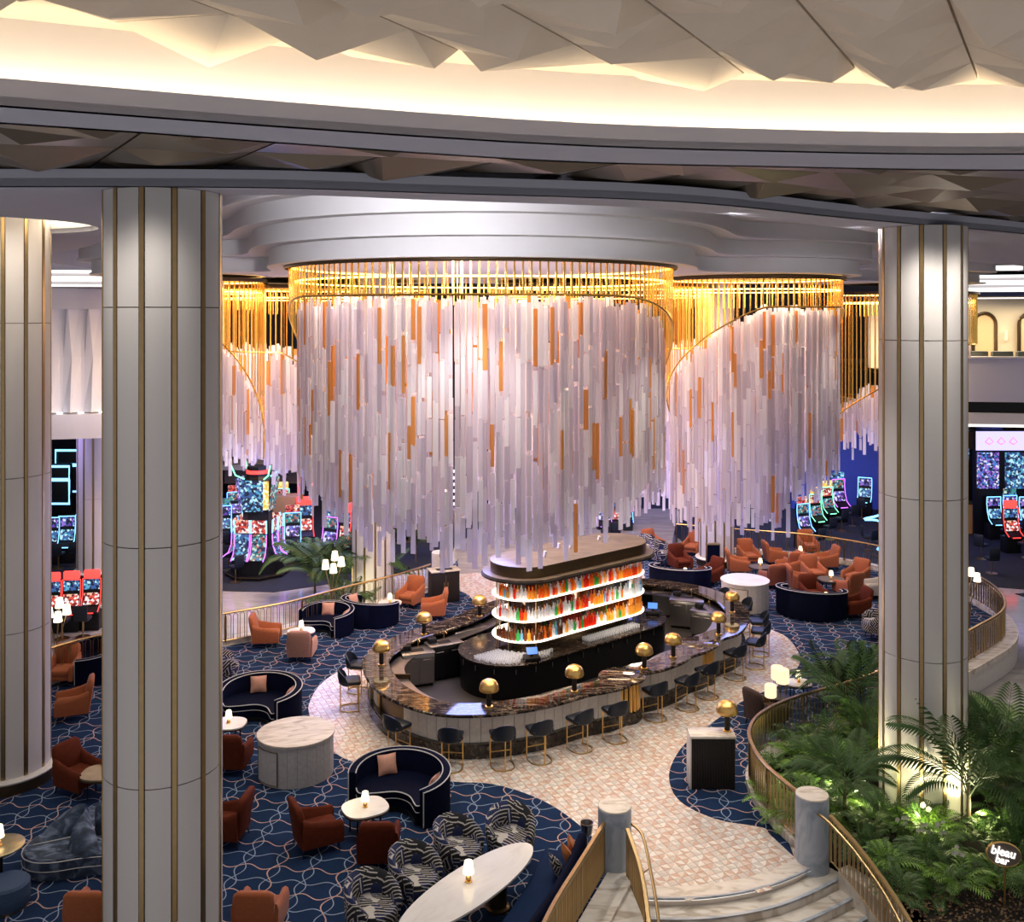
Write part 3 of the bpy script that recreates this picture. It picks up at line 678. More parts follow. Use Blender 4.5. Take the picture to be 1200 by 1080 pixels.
# dome lamps along the worktop
def dome_lamp():
    t = thing('dome_lamp', 'x', 'lamp')
    MB().lathe([(.085, 0), (.085, .02), (.06, .03)], 20).build('base', M['brass_lamp'], t)
    MB().lathe([(.055, .02), (.055, .36)], 16).build('stem', M['blackwood'], t)
    sh = MB().lathe([(.20, .35), (.212, .37), (.21, .42), (.19, .49), (.15, .545), (.09, .58), (.001, .592)], 28).build('shade', M['brass_lamp'], t)
    MB().lathe([(.19, .349), (.17, .352), (.02, .354)], 24).build('diffuser', M['shade_soft'], sh)
    return t
dl = dome_lamp()
for (px, py, lab) in [(447, 779, 'gold dome lamp at the left end of the bar worktop'), (497, 743, 'gold dome lamp on the back left of the bar, in front of the orange chairs'),
                      (562, 722, 'gold dome lamp on the back of the bar, just left of the bottle tower'), (573, 828, 'gold dome lamp at the front of the bar worktop, nearest the viewer'),
                      (673, 810, 'gold dome lamp on the bar left of the first fluted brass drum'), (755, 783, 'gold dome lamp on the bar just right of the first fluted drum'),
                      (789, 770, 'gold dome lamp on the bar left of the second fluted drum'), (842, 743, 'gold dome lamp on the bar right of the second fluted drum, before the steel station'),
                      (858, 717, 'gold dome lamp at the far right end of the bar, before the round marble counter')]:
    x, y = xy(px, py, 1.1); place(dl, (x, y, 1.105), 0, lab, 'gold dome lamps', 1.12)
# bottle tower
ax0 = Vector((.36, 28.45)); ax1 = Vector((3.2, 30.8)); axd = (ax1-ax0).normalized(); an = Vector((-axd.y, axd.x)); aa = math.atan2(axd.y, axd.x)
def stadium(r, e0=0.0, e1=0.0, n=14, p0=ax0, p1=ax1):
    a = p0-axd*e0; b = p1+axd*e1; out = []
    for k in range(n+1): t_ = aa-PI/2+PI*k/n; out.append((b.x+r*math.cos(t_), b.y+r*math.sin(t_)))
    for k in range(n+1): t_ = aa+PI/2+PI*k/n; out.append((a.x+r*math.cos(t_), a.y+r*math.sin(t_)))
    return out
tw = thing('bottle_tower', 'lit oval back-bar tower with three bottle shelves under a stone canopy', 'bar shelf')
MB().prism(stadium(1.22), 3.04, 3.10).build('canopy_rim', M['tan_top'], tw, smooth=50)
MB().prism(stadium(1.26), 3.0, 3.04).build('canopy_edge', M['blackwood'], tw, smooth=50)
MB().prism(stadium(.99), 3.10, 3.40, ms=1).build('canopy', [M['tan_top'], M['bronze']], tw, smooth=50)
MB().prism(stadium(1.0), 3.40, 3.415).build('canopy_top', M['tan_top'], tw, smooth=0)
for (a, b, l) in ((.2, .3, .12), (.6, -.2, .16), (1.6, .3, .15), (1.9, .1, .12), (2.1, .35, .13), (3.3, .3, .12), (3.6, .2, .1)):
    p = ax0+axd*a+an*b; MB().cyl((p.x, p.y, 3.42), (p.x+.03, p.y, 3.42+l), .045).build('spotlight', M['wash_wood'], tw)
MB().prism(stadium(.45), .975, 3.0).build('core', M['bronze'], tw, smooth=50)
MB().prism(stadium(.47), 1.35, 2.98).build('mirror_back', flat('smoked_mirror', (.10, .08, .07), .12, .1, 5, metal=.9), tw, smooth=50)
for z in (1.30, 1.88, 2.47):
    MB().prism(stadium(.93), z-.045, z-.012).build('shelf', M['brass'], tw, smooth=50)
    MB().prism(stadium(.92), z-.012, z).build('shelf_light', M['shelf_led'], tw, smooth=0)
    MB().band(stadium(.935), z-.03, z-.008, -.012, closed=True).build('edge_light', M['shelf_led'], tw, smooth=0)
for k in range(9):
    s_ = stadium(.86, n=10); p = s_[(k*5+2) % len(s_)]
    MB().cyl((p[0], p[1], .975), (p[0], p[1], 3.0), .018).build('post', M['brass'], tw)
for z in (1.32, 1.9, 2.5):
    for u in (.4, 2.6): pass
lamp('POINT', 'tower_glow', (ax0.x-.1, ax0.y-1.6, 1.75), 60, (1, .82, .65), .3)
lamp('POINT', 'tower_glow', (ax1.x+.4, ax1.y-1.9, 1.75), 60, (1, .82, .65), .3)
# bottles: each one its own object
bots = []
for c in range(7):
    for kind in range(2):
        h = .29 if kind == 0 else .25; rr = .038 if kind == 0 else .048
        t_ = MB().lathe([(rr*.9, 0), (rr, .01), (rr, h*.60), (rr*.75, h*.69), (rr*.33, h*.76), (rr*.32, h*.97), (.001, h)], 8).build('bottle', BOT[c])
        bots.append((c, t_.data)); bpy.data.objects.remove(t_)
zones = {0: [0, 4, 0, 1, 2, 3, 0, 4], 1: [2, 2, 5, 3, 2, 1, 0, 0], 2: [6, 4, 2, 2, 0, 1, 0, 1]}
for si, (z, sl) in enumerate(((2.47, 'top'), (1.88, 'middle'), (1.30, 'lowest'))):
    for row, rr in enumerate((.84, .70)):
        path = [p for p in resample(stadium(rr, n=24), .104, True)]
        for p in path:
            v = Vector(p)-(ax0+ax1)/2; f = v.dot(an)
            if f > .25 or (row == 1 and rnd.random() < .25): continue
            u = v.dot(axd)/2.8+.5; zn = zones[si]; base = zn[min(7, max(0, int(u*8)))]
            if si == 0: base = rnd.choice([0, 1, 2, 2, 4, 0])
            # runs of one colour like the photograph
            if si == 1: base = 2 if u < .30 else (1 if u < .47 else (4 if u < .72 else 2))
            if si == 2: base = 6 if u < .10 else (2 if u < .34 else (1 if u < .62 else 4))
            if rnd.random() < .28: base = rnd.choice([0, 0, 4, 1, 2, 3, 5])
            c, me = bots[base*2+rnd.randrange(2)]
            if si == 1 and .47 < u < .53 or si == 2 and .62 < u < .68: continue
            b_ = bpy.data.objects.new('bottle', me); C.objects.link(b_); b_.location = (p[0], p[1], z+.001); s_ = rnd.uniform(.85, 1.15); b_.scale = (1.15, 1.15, s_*1.28)
            tag(b_, f'{BOTN[c]} liquor bottle standing on the {sl} lit shelf of the bar tower', 'bottle', f'{BOTN[c]} bottles on the {sl} shelf')
# counter around the tower with glassware
cen = thing('back_counter', 'black service counter with dark top around the foot of the bottle tower', 'counter')
c0 = Vector((-.12, 28.0)); st_o = stadium(1.42, p0=c0, p1=Vector((3.45, 31.0)))
MB().prism(st_o, .93, .97).build('top', M['dark_plinth'], cen, smooth=50)
MB().prism(stadium(1.36, p0=c0, p1=Vector((3.45, 31.0))), .0, .93).build('body', M['black'], cen, smooth=50)
for k, p in enumerate(resample(stadium(1.37, p0=c0, p1=Vector((3.45, 31.0)), n=20), .6, True)):
    if p[1]-(c0.y+1.0) < (p[0]-c0.x)*.83: MB().box(p[0]-.012, p[0]+.012, p[1]-.04, p[1], .72, .86).build('handle', M['steel'], cen)
gl = MB().lathe([(.028, 0), (.030, .002), (.033, .10), (.031, .10), (.026, .004)], 8, cap=False).build('drinking_glass', M['glass']); gme = gl.data; bpy.data.objects.remove(gl)
ng = 0
for i in range(24):
    for j in range(13):
        q = c0-axd*1.25+axd*(i*.092)-an*1.2+an*(j*.092)
        if (q-c0).length < 1.3 and (q-ax0).length > 1.02 and (q-c0).dot(an) < .35 and ng < 200 and (q-(Vector((.6, 26.9)))).length > .38:
            g = bpy.data.objects.new('drinking_glass', gme); C.objects.link(g); g.location = (q.x, q.y, .972); ng += 1
            tag(g, 'clear upturned glass in the rows on the left of the service counter', 'glass', 'glasses in rows on the service counter')
for i in range(22):
    for j in range(4):
        q = Vector((1.9, 28.55))+axd*(i*.1+.25)-an*(-.02+j*.085)
        g = bpy.data.objects.new('drinking_glass', gme); C.objects.link(g); g.location = (q.x, q.y, .972)
        tag(g, 'clear glass in the rows under the right part of the bottle shelves', 'glass', 'glasses under the right shelves')
def terminal(loc, rz, lab):
    t = thing('payment_terminal', lab, 'terminal', loc, rz)
    MB().rbox(-.22, .22, -.18, .18, 0, .12, .02).build('base', M['black'], t); MB().rbox(-.03, .03, -.03, .03, .12, .22, .01).build('stand', M['black'], t)
    mb = MB(); mb.T = Matrix.Translation((0, -.05, .27)) @ Matrix.Rotation(R(-35), 4, 'X'); mb.rbox(-.17, .17, -.012, .012, -.11, .11, .01).build('housing', M['black'], t)
    mb = MB(); mb.T = Matrix.Translation((0, -.05, .27)) @ Matrix.Rotation(R(-35), 4, 'X'); mb.box(-.15, .15, -.016, -.0125, -.095, .095).build('screen', M['screen_blue'], t, smooth=0)
x, y = xy(623, 772, 1.0); terminal((x, y, .972), .2, 'touch terminal with blue screen on the service counter below the bottles')
x, y = xy(765, 718, 1.0); terminal((x, y, .972), -.2, 'touch terminal with blue screen at the right end of the service counter')
def station(px, py, lab, rz, sx=.9, sy=.6, h=.9, mat='steel', gear=True):
    x, y = xy(px, py, h); t = thing('bar_station', lab, 'equipment', (x, y, .006), rz)
    MB().rbox(-sx/2, sx/2, -sy/2, sy/2, .08, h-.04, .01).build('body', M[mat], t); MB().rbox(-sx/2-.02, sx/2+.02, -sy/2-.02, sy/2+.02, h-.04, h, .01).build('top', M['steel'], t)
    MB().box(-sx/2+.04, sx/2-.04, -sy/2+.04, sy/2-.04, 0, .08).build('toe_kick', M['black'], t)
    for k in (-1, 1):
        dr = MB().box(k*sx/4-sx/4+.02, k*sx/4+sx/4-.02, -sy/2-.014, -sy/2, .14, h-.12).build('door', M[mat], t, smooth=0)
        MB().tube([(k*sx/4-.12, -sy/2-.04, h-.18), (k*sx/4+.12, -sy/2-.04, h-.18)], .01).build('handle', M['steel'], dr)
    MB().box(-.2, .2, -.12, .12, h+.001, h+.006).build('sink', M['black'], t)
    if gear:
        MB().tube([(.1, .2, h), (.1, .2, h+.2), (.1, .12, h+.26), (.1, .02, h+.22)], .012).build('tap', M['brass_lamp'], t)
        MB().rbox(-sx/2+.05, -sx/2+.3, .02, .2, h, h+.14, .02).build('caddy', M['black'], t)
station(488, 762, 'brushed steel work station inside the left end of the bar', .35, .9, .6, .95)
station(520, 752, 'black-fronted steel refrigerator beside the left work station', .5, 1.0, .5, 1.0, 'black')
station(548, 735, 'steel rinse unit left of the bottle tower', .55, 1.1, .5, .9, 'black')
station(806, 700, 'steel work station inside the right end of the bar', -.3, 1.1, .8, .95)
station(826, 714, 'low steel ice bin near the right end of the bar', -.5, .8, .6, .85)
station(785, 692, 'long steel drainer along the back of the bar', -.15, 1.2, .4, .88, gear=False)
# bar stools
def stool():
    t = thing('bar_stool', 'x', 'bar stool')
    seat = MB().rbox(-.22, .22, -.20, .22, .64, .735, .035, 3).build('seat', M['leather'], t)
    rings = []
    for k in range(13):
        a = R(192+156*k/12); c, s_ = math.cos(a), math.sin(a)
        ht = .73+.27*max(0, math.sin(PI*k/12))**.6
        rings.append([(c*.215, s_*.205-.02, .625), (c*.245, s_*.245-.02, .66), (c*.255, s_*.275-.02, (ht+.66)/2), (c*.245, s_*.27-.02, ht), (c*.225, s_*.25-.02, ht), (c*.215, s_*.22-.02, .70)])
    MB().loft(rings, True).build('backrest', M['leather'], t)
    for sx in (-1, 1): MB().tube([(sx*.20, .17, .64), (sx*.20, .17, .012)], .013).build('leg', M['brass_lamp'], t)
    MB().tube([(0, -.23, .64), (0, -.23, .012)], .013).build('leg', M['brass_lamp'], t)
    MB().tube([(-.2, .17, .25), (.2, .17, .25)], .012).build('footrest', M['brass_lamp'], t)
    MB().tube(smooth_curve([(-.20, .19, .012), (-.215, -.05, .012), (-.12, -.22, .012), (.12, -.22, .012), (.215, -.05, .012), (.20, .19, .012)], 5), .013).build('floor_loop', M['brass_lamp'], t)
    MB().tube([(-.2, .17, .63), (-.2, -.1, .63), (0, -.23, .63), (.2, -.1, .63), (.2, .17, .63)], .012, closed=True).build('seat_frame', M['brass_lamp'], t)
    return t
stl = stool()
stools = [(414, 830, 'nearer of the two stools at the left end of the bar'), (421, 810, 'farther of the two stools at the left end of the bar'),
          (488, 874, 'first front bar stool, beside the bronze gate of the bar'), (534, 886, 'second stool from the bronze gate along the front'), (582, 890, 'stool in front of the nearest dome lamp, its back square to the viewer'),
          (630, 885, 'fourth stool from the bronze gate along the front'), (672, 871, 'stool second left of the first fluted brass drum'), (705, 857, 'stool close against the left of the first fluted brass drum'),
          (766, 838, 'first stool to the right of the first fluted drum'), (798, 827, 'second stool to the right of the first fluted drum'), (820, 812, 'stool standing right in front of the second fluted drum'),
          (852, 790, 'first stool beyond the second fluted drum'), (874, 778, 'second stool beyond the second fluted drum'), (884, 766, 'third stool beyond the second fluted drum'), (889, 755, 'fourth stool beyond the second fluted drum'),
          (889, 735, 'stool at the right end of the bar, by the round marble counter'), (878, 720, 'farthest stool, half hidden behind the bar right end')]
for px, py, lab in stools:
    x, y = xy(px, py, 0)
    k = min(range(len(outer)), key=lambda i: (Vector(outer[i])-Vector((x, y))).length)
    d = (Vector(outer[k])-Vector((x, y))); d = d.normalized() if d.length > .1 else Vector((0, 1))
    # keep it just outside the worktop
    nr_ = Vector(normals(outer, True)[k])*INW; 
    pos = Vector(outer[k])-nr_*.30
    place(stl, (pos.x, pos.y, .001), math.atan2(nr_.y, nr_.x)-PI/2, 'blue-black brass-legged '+lab, 'bar stools', (1.24, 1.18, 1.07))

# ------------------------------------------------------------------ chandelier
ch = thing('chandelier', 'huge multi-lobed crystal chandelier of frosted and amber bars with gold rods', 'chandelier', (0, 0, 0))
def swag(i, th):
    """length of the gold rods round lobe i at angle th (th=-90deg faces the viewer)"""
    a = (math.degrees(th)+90+180) % 360-180      # 0 front, +90 right
    if i == 0: l = .85+(3.0*max(0, (a-35)/75)**2.2 if a > 0 else 1.6*max(0, (-a-50)/50)**2.5)
    elif i == 1: l = 1.0+2.6*max(0, (-a-5)/80)**1.3+(1.2*max(0, (a-60)/40)**2 if a > 0 else 0)
    elif i == 2: l = 1.2+2.9*max(0, (a-5)/75)**1.6
    elif i == 3: l = 2.4+4.2*max(0, (a+10)/90)
    elif i == 4: l = 2.2+3.0*max(0, (-a+20)/90)
    else: l = 2.4
    return min(l, 6.5)
gr = MB(); nrod = 0; crystals = []; ambers = []; clears = []
for i, (cx, cy, r, z) in enumerate(LOBES):
    MB().lathe([(r+.12, 0), (r+.14, .03), (r+.12, .13), (r-.02, .13), (r-.02, 0)], 72, (cx, cy, z-.05), cap=False).build('rim', M['bronze'], ch)
    MB().lathe([(r-.04, 0), (r-.04, .04), (r-.10, .04), (r-.10, 0)], 64, (cx, cy, z-.02), cap=False).build('light_ring', M['led'], ch)
    MB().lathe([(r-.1, .05), (.01, .05)], 64, (cx, cy, z+.0), cap=False).build('gold_ceiling', M['gold'], ch)
    MB().lathe([(r*.97, -.42), (r*.97, -.38), (r*.97-.05, -.38), (r*.97-.05, -.42)], 64, (cx, cy, z), cap=False).build('inner_light_ring', M['led'], ch)
    nn = int(2*PI*r/.21)
    edge = []
    for k in range(nn):
        th = 2*PI*k/nn; a = (math.degrees(th)+90+180) % 360-180
        l = swag(i, th); x, y = cx+r*math.cos(th), cy+r*math.sin(th)
        back = abs(a) > 118
        if abs(a) <= 118: edge.append((a, (x, y, z-l)))
        if back: l = 1.0
        if i == 5 and abs(a) > 80: continue
        if not back and nrod < 285 and abs(a) < 112:
            b_ = MB().box(-.022, .022, -.012, .012, -l, 0).build('gold_rod', M['gold'], ch, smooth=0); b_.location = (x, y, z); b_.rotation_euler = (0, 0, th+PI/2); nrod += 1
        else: gr.box(x-.02, x+.02, y-.02, y+.02, z-l, z)
    edge.sort(); MB().tube([p for _, p in edge], .032, 5).build('swag_rail', M['gold'], ch)
    # crystals in concentric shells
    def zbot(x, y, rr):
        if i == 0: return 4.6+1.5*min(1.3, abs(x-cx)/5.5)**2+(rr < .5)*.3
        if i == 1: return 3.3+(.9 if x > cx+.5 else 0)+1.6*max(0, (x-cx)/3.3)**2
        if i == 2: return 5.6
        if i == 3: return 4.2+1.4*max(0, (cx-x)/4)
        if i == 4: return 4.9+2.0*max(0, x-cx-.3)
        return 3.5
    for s_, (f, gap) in enumerate(((.955, .135), (.87, .15), (.76, .18), (.6, .26))):
        rr = r*f; m_ = int(2*PI*rr/gap)
        for k in range(m_):
            th = 2*PI*(k+rnd.random()*.6)/m_; a = (math.degrees(th)+90+180) % 360-180
            if abs(a) > (105 if s_ == 0 else 95): continue
            if s_ == 3 and i > 2: continue
            x, y = cx+rr*math.cos(th), cy+rr*math.sin(th)
            l = swag(i, th); zz = z-l*(1 if s_ == 0 else .85)-rnd.uniform(0, .35) - (0 if s_ == 0 else .05)
            zb = zbot(x, y, f)+rnd.uniform(-.1, .75)-(.25 if rnd.random() < .15 else 0)+s_*.25
            while zz > zb:
                L = rnd.uniform(.8, 1.6); q = rnd.random()
                L = min(L, max(.5, zz-zb+.3))
                typ = 'c'
                am = .10 if (zz > 7.5) else .05
                if q < am: typ = 'a'
                elif q > .93: typ = 'k'
                wd = rnd.uniform(.09, .14) if typ != 'a' else rnd.uniform(.08, .13)
                (ambers if typ == 'a' else clears if typ == 'k' else crystals).append((y-CAMZ*0, x, zz, L, wd, th+rnd.uniform(-.25, .25)))
                zz -= L+rnd.uniform(.0, .06)
            if s_ == 0 and rnd.random() < .4: gr.box(x-.008, x+.008, y-.008, y+.008, zb+.3, z)
stuff(gr.build('gold_rods', M['gold'], ch, smooth=0))
def bars(lst, name, mat, cap, alts=None):
    alts = alts or [mat]
    lst.sort(key=lambda t_: t_[0]-t_[3]*1.5)
    ms = {}
    for q in lst[:cap]:
        kL = round(q[3]*5)/5; kw = round(q[4]*50)/50
        ai = rnd.randrange(len(alts))
        if (kL, kw, ai) not in ms:
            o_ = MB().rbox(-kw/2, kw/2, -.022, .022, -kL, 0, .008, 1).build(name, alts[ai], smooth=0); ms[kL, kw, ai] = o_.data; bpy.data.objects.remove(o_)
        b_ = bpy.data.objects.new(name, ms[kL, kw, ai]); C.objects.link(b_); b_.parent = ch; b_.location = (q[1], q[0], q[2]); b_.rotation_euler = (0, 0, q[5]+PI/2)
    mb = MB()
    for q in lst[cap:]:
        mb.T = Matrix.Translation((q[1], q[0], q[2])) @ Matrix.Rotation(q[5]+PI/2, 4, 'Z'); mb.box(-q[4]/2, q[4]/2, -.02, .02, -q[3], 0, rnd.randrange(len(alts)))
    if mb.V: stuff(mb.build(name+'s', alts, ch, smooth=0))
bars(crystals, 'crystal_bar', M['crystal'], 290, [M['crystal'], M['crystal'], M['crystal_b'], M['crystal_c']]); bars(ambers, 'amber_bar', M['amber'], 120); bars(clears, 'clear_bar', M['crystal_clear'], 120)
print('CRYSTALS', len(crystals), len(ambers), len(clears), 'rods', nrod)
# ------------------------------------------------------------------ seating and tables
def armchair(kind, mat):
    t = thing('armchair', 'x', 'armchair')
    MB().rbox(-.27, .27, -.40, .30, .30, .46, .05, 3).build('seat', mat, t)
    MB().rbox(-.33, .33, -.36, .36, .16, .31, .03, 2).build('seat_base', mat, t)
    # high back, leaning, waisted at the arms
    rings = []
    for z, hw, y0, y1 in ((.18, .30, .26, .40), (.42, .31, .27, .43), (.60, .33, .29, .46), (.80, .345, .33, .49), (.93, .33, .37, .51), (.985, .27, .40, .50)):
        r_ = .05
        rings.append([(-hw+r_, y0, z), (hw-r_, y0, z), (hw, y0+r_, z), (hw, y1-r_*.5, z), (hw-r_, y1, z), (-hw+r_, y1, z), (-hw, y1-r_*.5, z), (-hw, y0+r_, z)])
    MB().loft(rings).build('backrest', mat, t, smooth=60)
    for s in (-1, 1):
        rr = []
        for y, zt in ((-.44, .53), (-.40, .58), (-.1, .60), (.2, .66), (.38, .74)):
            xs = (s*.27, s*.30, s*.37, s*.385) if s > 0 else (s*.385, s*.37, s*.30, s*.27)
            a, b = s*.265, s*.395
            rr.append([(a, y, .17), (b-s*.02, y, .17), (b, y, zt-.10), (b-s*.02, y, zt-.01), ((a+b)/2, y, zt+.015), (a+s*.01, y, zt-.02)])
        if s < 0: rr = [r__[::-1] for r__ in rr]
        MB().loft(rr).build('arm', mat, t, smooth=60)
    for sx in (-1, 1):
        for sy, y in ((-1, -.33), (1, .33)): MB().cyl((sx*.30, y, .17), (sx*.33, y+sy*.04, 0), .02, .012, 8).build('leg', M['black'], t)
    return t
AC = {k: armchair(k, M[k]) for k in ('rust', 'darkred', 'pinkrust', 'brown', 'cream')}
def A(px, py, ang, kind, lab, grp=None, s=1.0):
    x, y = xy(px, py, 0); place(AC[kind], (x, y, .012), R(ang), lab, grp, s)
A(312, 756, 95, 'rust', 'terracotta armchair facing right, by the left railing with the hoops', 'lounge armchairs')
A(354, 772, 180, 'pinkrust', 'dusty rose armchair seen from behind, at the table of the upper left crescent sofa', 'lounge armchairs')
A(481, 710, -22, 'rust', 'terracotta armchair facing the viewer, beside the black host cabinet', 'lounge armchairs')
A(508, 724, -85, 'rust', 'terracotta armchair in profile facing left, nearest the bar back', 'lounge armchairs')
A(371, 992, 118, 'darkred', 'dark rust armchair turned right, left of the lamp table before the front crescent sofa', 'lounge armchairs')
A(444, 1010, 183, 'darkred', 'dark rust armchair seen from behind, between the lamp table and the patterned chairs', 'lounge armchairs')
A(264, 985, -95, 'darkred', 'dark rust armchair half hidden by the big column, facing left', 'lounge armchairs')
A(272, 902, 180, 'darkred', 'dark rust armchair seen from behind, under the lamp table left of the round counter', 'lounge armchairs')
A(93, 926, 62, 'darkred', 'dark rust armchair between the two left columns, by the brass table', 'lounge armchairs')
A(86, 840, -68, 'rust', 'terracotta armchair between the left columns, facing left', 'lounge armchairs')
A(74, 800, 8, 'rust', 'terracotta armchair just right of the left column, facing the viewer', 'lounge armchairs')
for px, lab in ((100, 'terracotta armchair back cut by the frame, left of the big column'), (298, 'terracotta armchair back cut by the frame, right of the big column')):
    D = FPX*(CAMZ-.98)/(1044-HOR); place(AC['rust'], ((px-600)*D/FPX, D+.40, .012), R(180), lab, 'lounge armchairs')
A(897, 850, 118, 'brown', 'dark brown armchair seen from behind on the carpet lobe, before the lanterns', 'lounge armchairs')
A(985, 812, -110, 'brown', 'dark brown armchair mostly hidden by the palms', 'lounge armchairs')
for (px, py, a, k, lab) in [(865, 672, 85, 'rust', 'terracotta armchair behind the round marble counter, facing right'), (877, 661, 8, 'rust', 'terracotta armchair facing the viewer behind the round marble counter'),
        (905, 688, 190, 'rust', 'terracotta armchair seen from behind, right of the round marble counter'), (925, 675, -80, 'rust', 'terracotta armchair right of the dark table behind the marble counter, facing left'),
        (908, 661, 95, 'rust', 'terracotta armchair near the back railing, facing right'), (947, 649, 0, 'rust', 'terracotta armchair closest to the back railing'),
        (932, 672, 178, 'rust', 'terracotta armchair back between the two dark round tables'), (968, 667, -85, 'rust', 'terracotta armchair facing left beside the back railing table'),
        (937, 692, 92, 'rust', 'terracotta armchair left of the right-hand dark table, facing right'), (954, 682, 10, 'rust', 'terracotta armchair facing the viewer behind the right-hand dark table'),
        (1003, 686, -50, 'rust', 'terracotta armchair right of the right-hand dark table'), (994, 699, 205, 'rust', 'terracotta armchair seen from behind, right of the far navy sofa'),
        (953, 708, 12, 'darkred', 'dark rust armchair behind the far right navy crescent sofa'), (1003, 722, -80, 'darkred', 'dark rust armchair at the right end of the far navy sofa'),
        (832, 684, -55, 'darkred', 'dark rust armchair right of the white table behind the bar'), (797, 668, 15, 'darkred', 'dark rust armchair behind the white table at the bar back'),
        (812, 650, -30, 'rust', 'terracotta armchair left of the far right slim column'), (766, 648, 30, 'rust', 'terracotta armchair just visible right of the bottle tower canopy'),
        (1028, 700, -90, 'cream', 'cream armchair cut off by the right column')]:
    A(px, py, a, k, lab, 'armchairs behind the bar')
# crescent sofas: high curved back, S-curved seat, silver piping
def sofa():
    t = thing('crescent_sofa', 'x', 'sofa'); N = 30; Ro = 1.12
    a0, a1 = R(-38), R(205)
    P = lambda a, r: (r*math.cos(a)*1.0, r*math.sin(a)*.86)
    rings = []
    for k in range(N+1):
        a = a0+(a1-a0)*k/N; f = min(1, min(k, N-k)/3); zt = .78+.15*math.sin(PI*k/N)
        rings.append([(*P(a, Ro), .04), (*P(a, Ro), zt-.03), (*P(a, Ro-.04), zt), (*P(a, Ro-.13), zt), (*P(a, Ro-.17), zt-.04), (*P(a, Ro-.17), .04)])
    bk = MB().loft(rings).build('backrest', M['navy'], t, smooth=50)
    for dr in (0.005, -.165): MB().tube([(*P(a0+(a1-a0)*k/N, Ro+dr+(-.0)), .78+.15*math.sin(PI*k/N)-.015) for k in range(N+1)], .013, 5).build('piping', M['piping'], bk)
    for a in (a0, a1): MB().tube([(*P(a, Ro), .05), (*P(a, Ro), .77)], .012, 5).build('piping', M['piping'], bk)
    back = [P(a0+(a1-a0)*k/N, Ro-.17) for k in range(N+1)]
    e0 = back[-1]; e1 = back[0]
    front = smooth_curve([e0, (e0[0]+.18, e0[1]-.16), (-.38, -.38), (0, -.16), (.35, -.22), (.66, -.52), e1], 5)[1:-1]
    ol = back+front
    st_ = MB().prism(ol, .12, .44).build('seat', M['navy'], t, smooth=50)
    MB().tube([(x, y, .44) for x, y in [e0]+front+[e1]], .013, 5).build('piping', M['piping'], st_)
    MB().tube([(x, y-.003, .30) for x, y in [e0]+front+[e1]], .009, 5).build('piping', M['piping'], st_)
    MB().prism([(x*.93, y*.93) for x, y in ol], 0, .12).build('plinth', M['black'], t, smooth=0)
    return t
SF = sofa()
def pillow(mat, nm='cushion'):
    rings = []; n = 8
    mb = MB(); bm = bmesh.new(); bmesh.ops.create_grid(bm, x_segments=8, y_segments=8, size=.21)
    vs = [v.co.copy() for v in bm.verts]; fs = [[v.index for v in f.verts] for f in bm.faces]; bm.free()
    def th(x, y): a, b = abs(x)/.21, abs(y)/.21; return .075*max(0, (1-a**2.4))**.6*max(0, (1-b**2.4))**.6+.004
    i0 = [mb.v((v.x*(1-.06*(1-abs(v.y)/.21)), -th(v.x, v.y), v.y*(1-.06*(1-abs(v.x)/.21)))) for v in vs]; i1 = [mb.v((v.x*(1-.06*(1-abs(v.y)/.21)), th(v.x, v.y), v.y*(1-.06*(1-abs(v.x)/.21)))) for v in vs]
    for f in fs: mb.face([i0[k] for k in f]); mb.face([i1[k] for k in f][::-1])
    m_ = mb.build(nm, mat, smooth=80); me = m_.data; bpy.data.objects.remove(m_); return me
PM = {k: pillow(M[k]) for k in ('peach', 'amber_cushion', 'zigzag')}
def cushion(x, y, z, rz, kind, lab, tilt=-18, grp='scatter cushions'):
    o_ = bpy.data.objects.new('cushion', PM[kind]); C.objects.link(o_); o_.location = (x, y, z); o_.rotation_euler = (R(tilt), 0, rz); tag(o_, lab, 'cushion', grp)
def S_(px, py, ang, s, lab, cush=()):
    x, y = xy(px, py, 0); place(SF, (x, y, .012), R(ang), lab, 'navy crescent sofas', s)
    m_ = Matrix.Rotation(R(ang), 2)
    for (a, kind, cl) in cush:
        v = m_ @ Vector((math.cos(R(a))*.80*s, math.sin(R(a))*.68*s)); cushion(x+v.x, y+v.y, (.44+.215)*s+.01, R(ang+a-90), kind, cl)
S_(382, 740, -28, .86, 'navy velvet crescent sofa with silver piping, opening towards the dusty rose chair', [(118, 'peach', 'square peach cushion at the left of the upper left crescent sofa'), (15, 'peach', 'peach cushion at the right arm of the upper left crescent sofa')])
S_(434, 728, 152, .92, 'navy velvet crescent sofa seen from behind, in front of the railing palms', [(60, 'peach', 'peach cushion at the near end of the sofa seen from behind before the palms'), (-5, 'peach', 'peach cushion tucked in the left of the sofa by the railing palms')])
S_(304, 843, -18, 1.0, 'navy velvet crescent sofa just above the grey oval counter', [(120, 'peach', 'square peach cushion on the sofa above the oval counter, left side'), (12, 'peach', 'peach cushion on the sofa above the oval counter, right side')])
S_(468, 948, -22, .99, 'navy velvet crescent sofa nearest the viewer, between bar and patterned chairs', [(135, 'peach', 'square peach cushion at the left arm of the nearest crescent sofa'), (2, 'peach', 'peach cushion at the right arm of the nearest crescent sofa')])
S_(797, 690, 168, 1.05, 'navy velvet crescent sofa with its back to the bar, behind the steel stations', [(60, 'peach', 'peach cushion on the sofa with its back to the bar')])
S_(951, 719, 162, 1.08, 'navy velvet crescent sofa seen from behind, right of the round marble counter', [(90, 'peach', 'peach cushion showing over the back of the far right navy sofa')])
S_(108, 790, -60, .95, 'dark navy crescent sofa between the left columns under the railing', [(100, 'amber_cushion', 'amber cushion on the sofa between the left columns')])
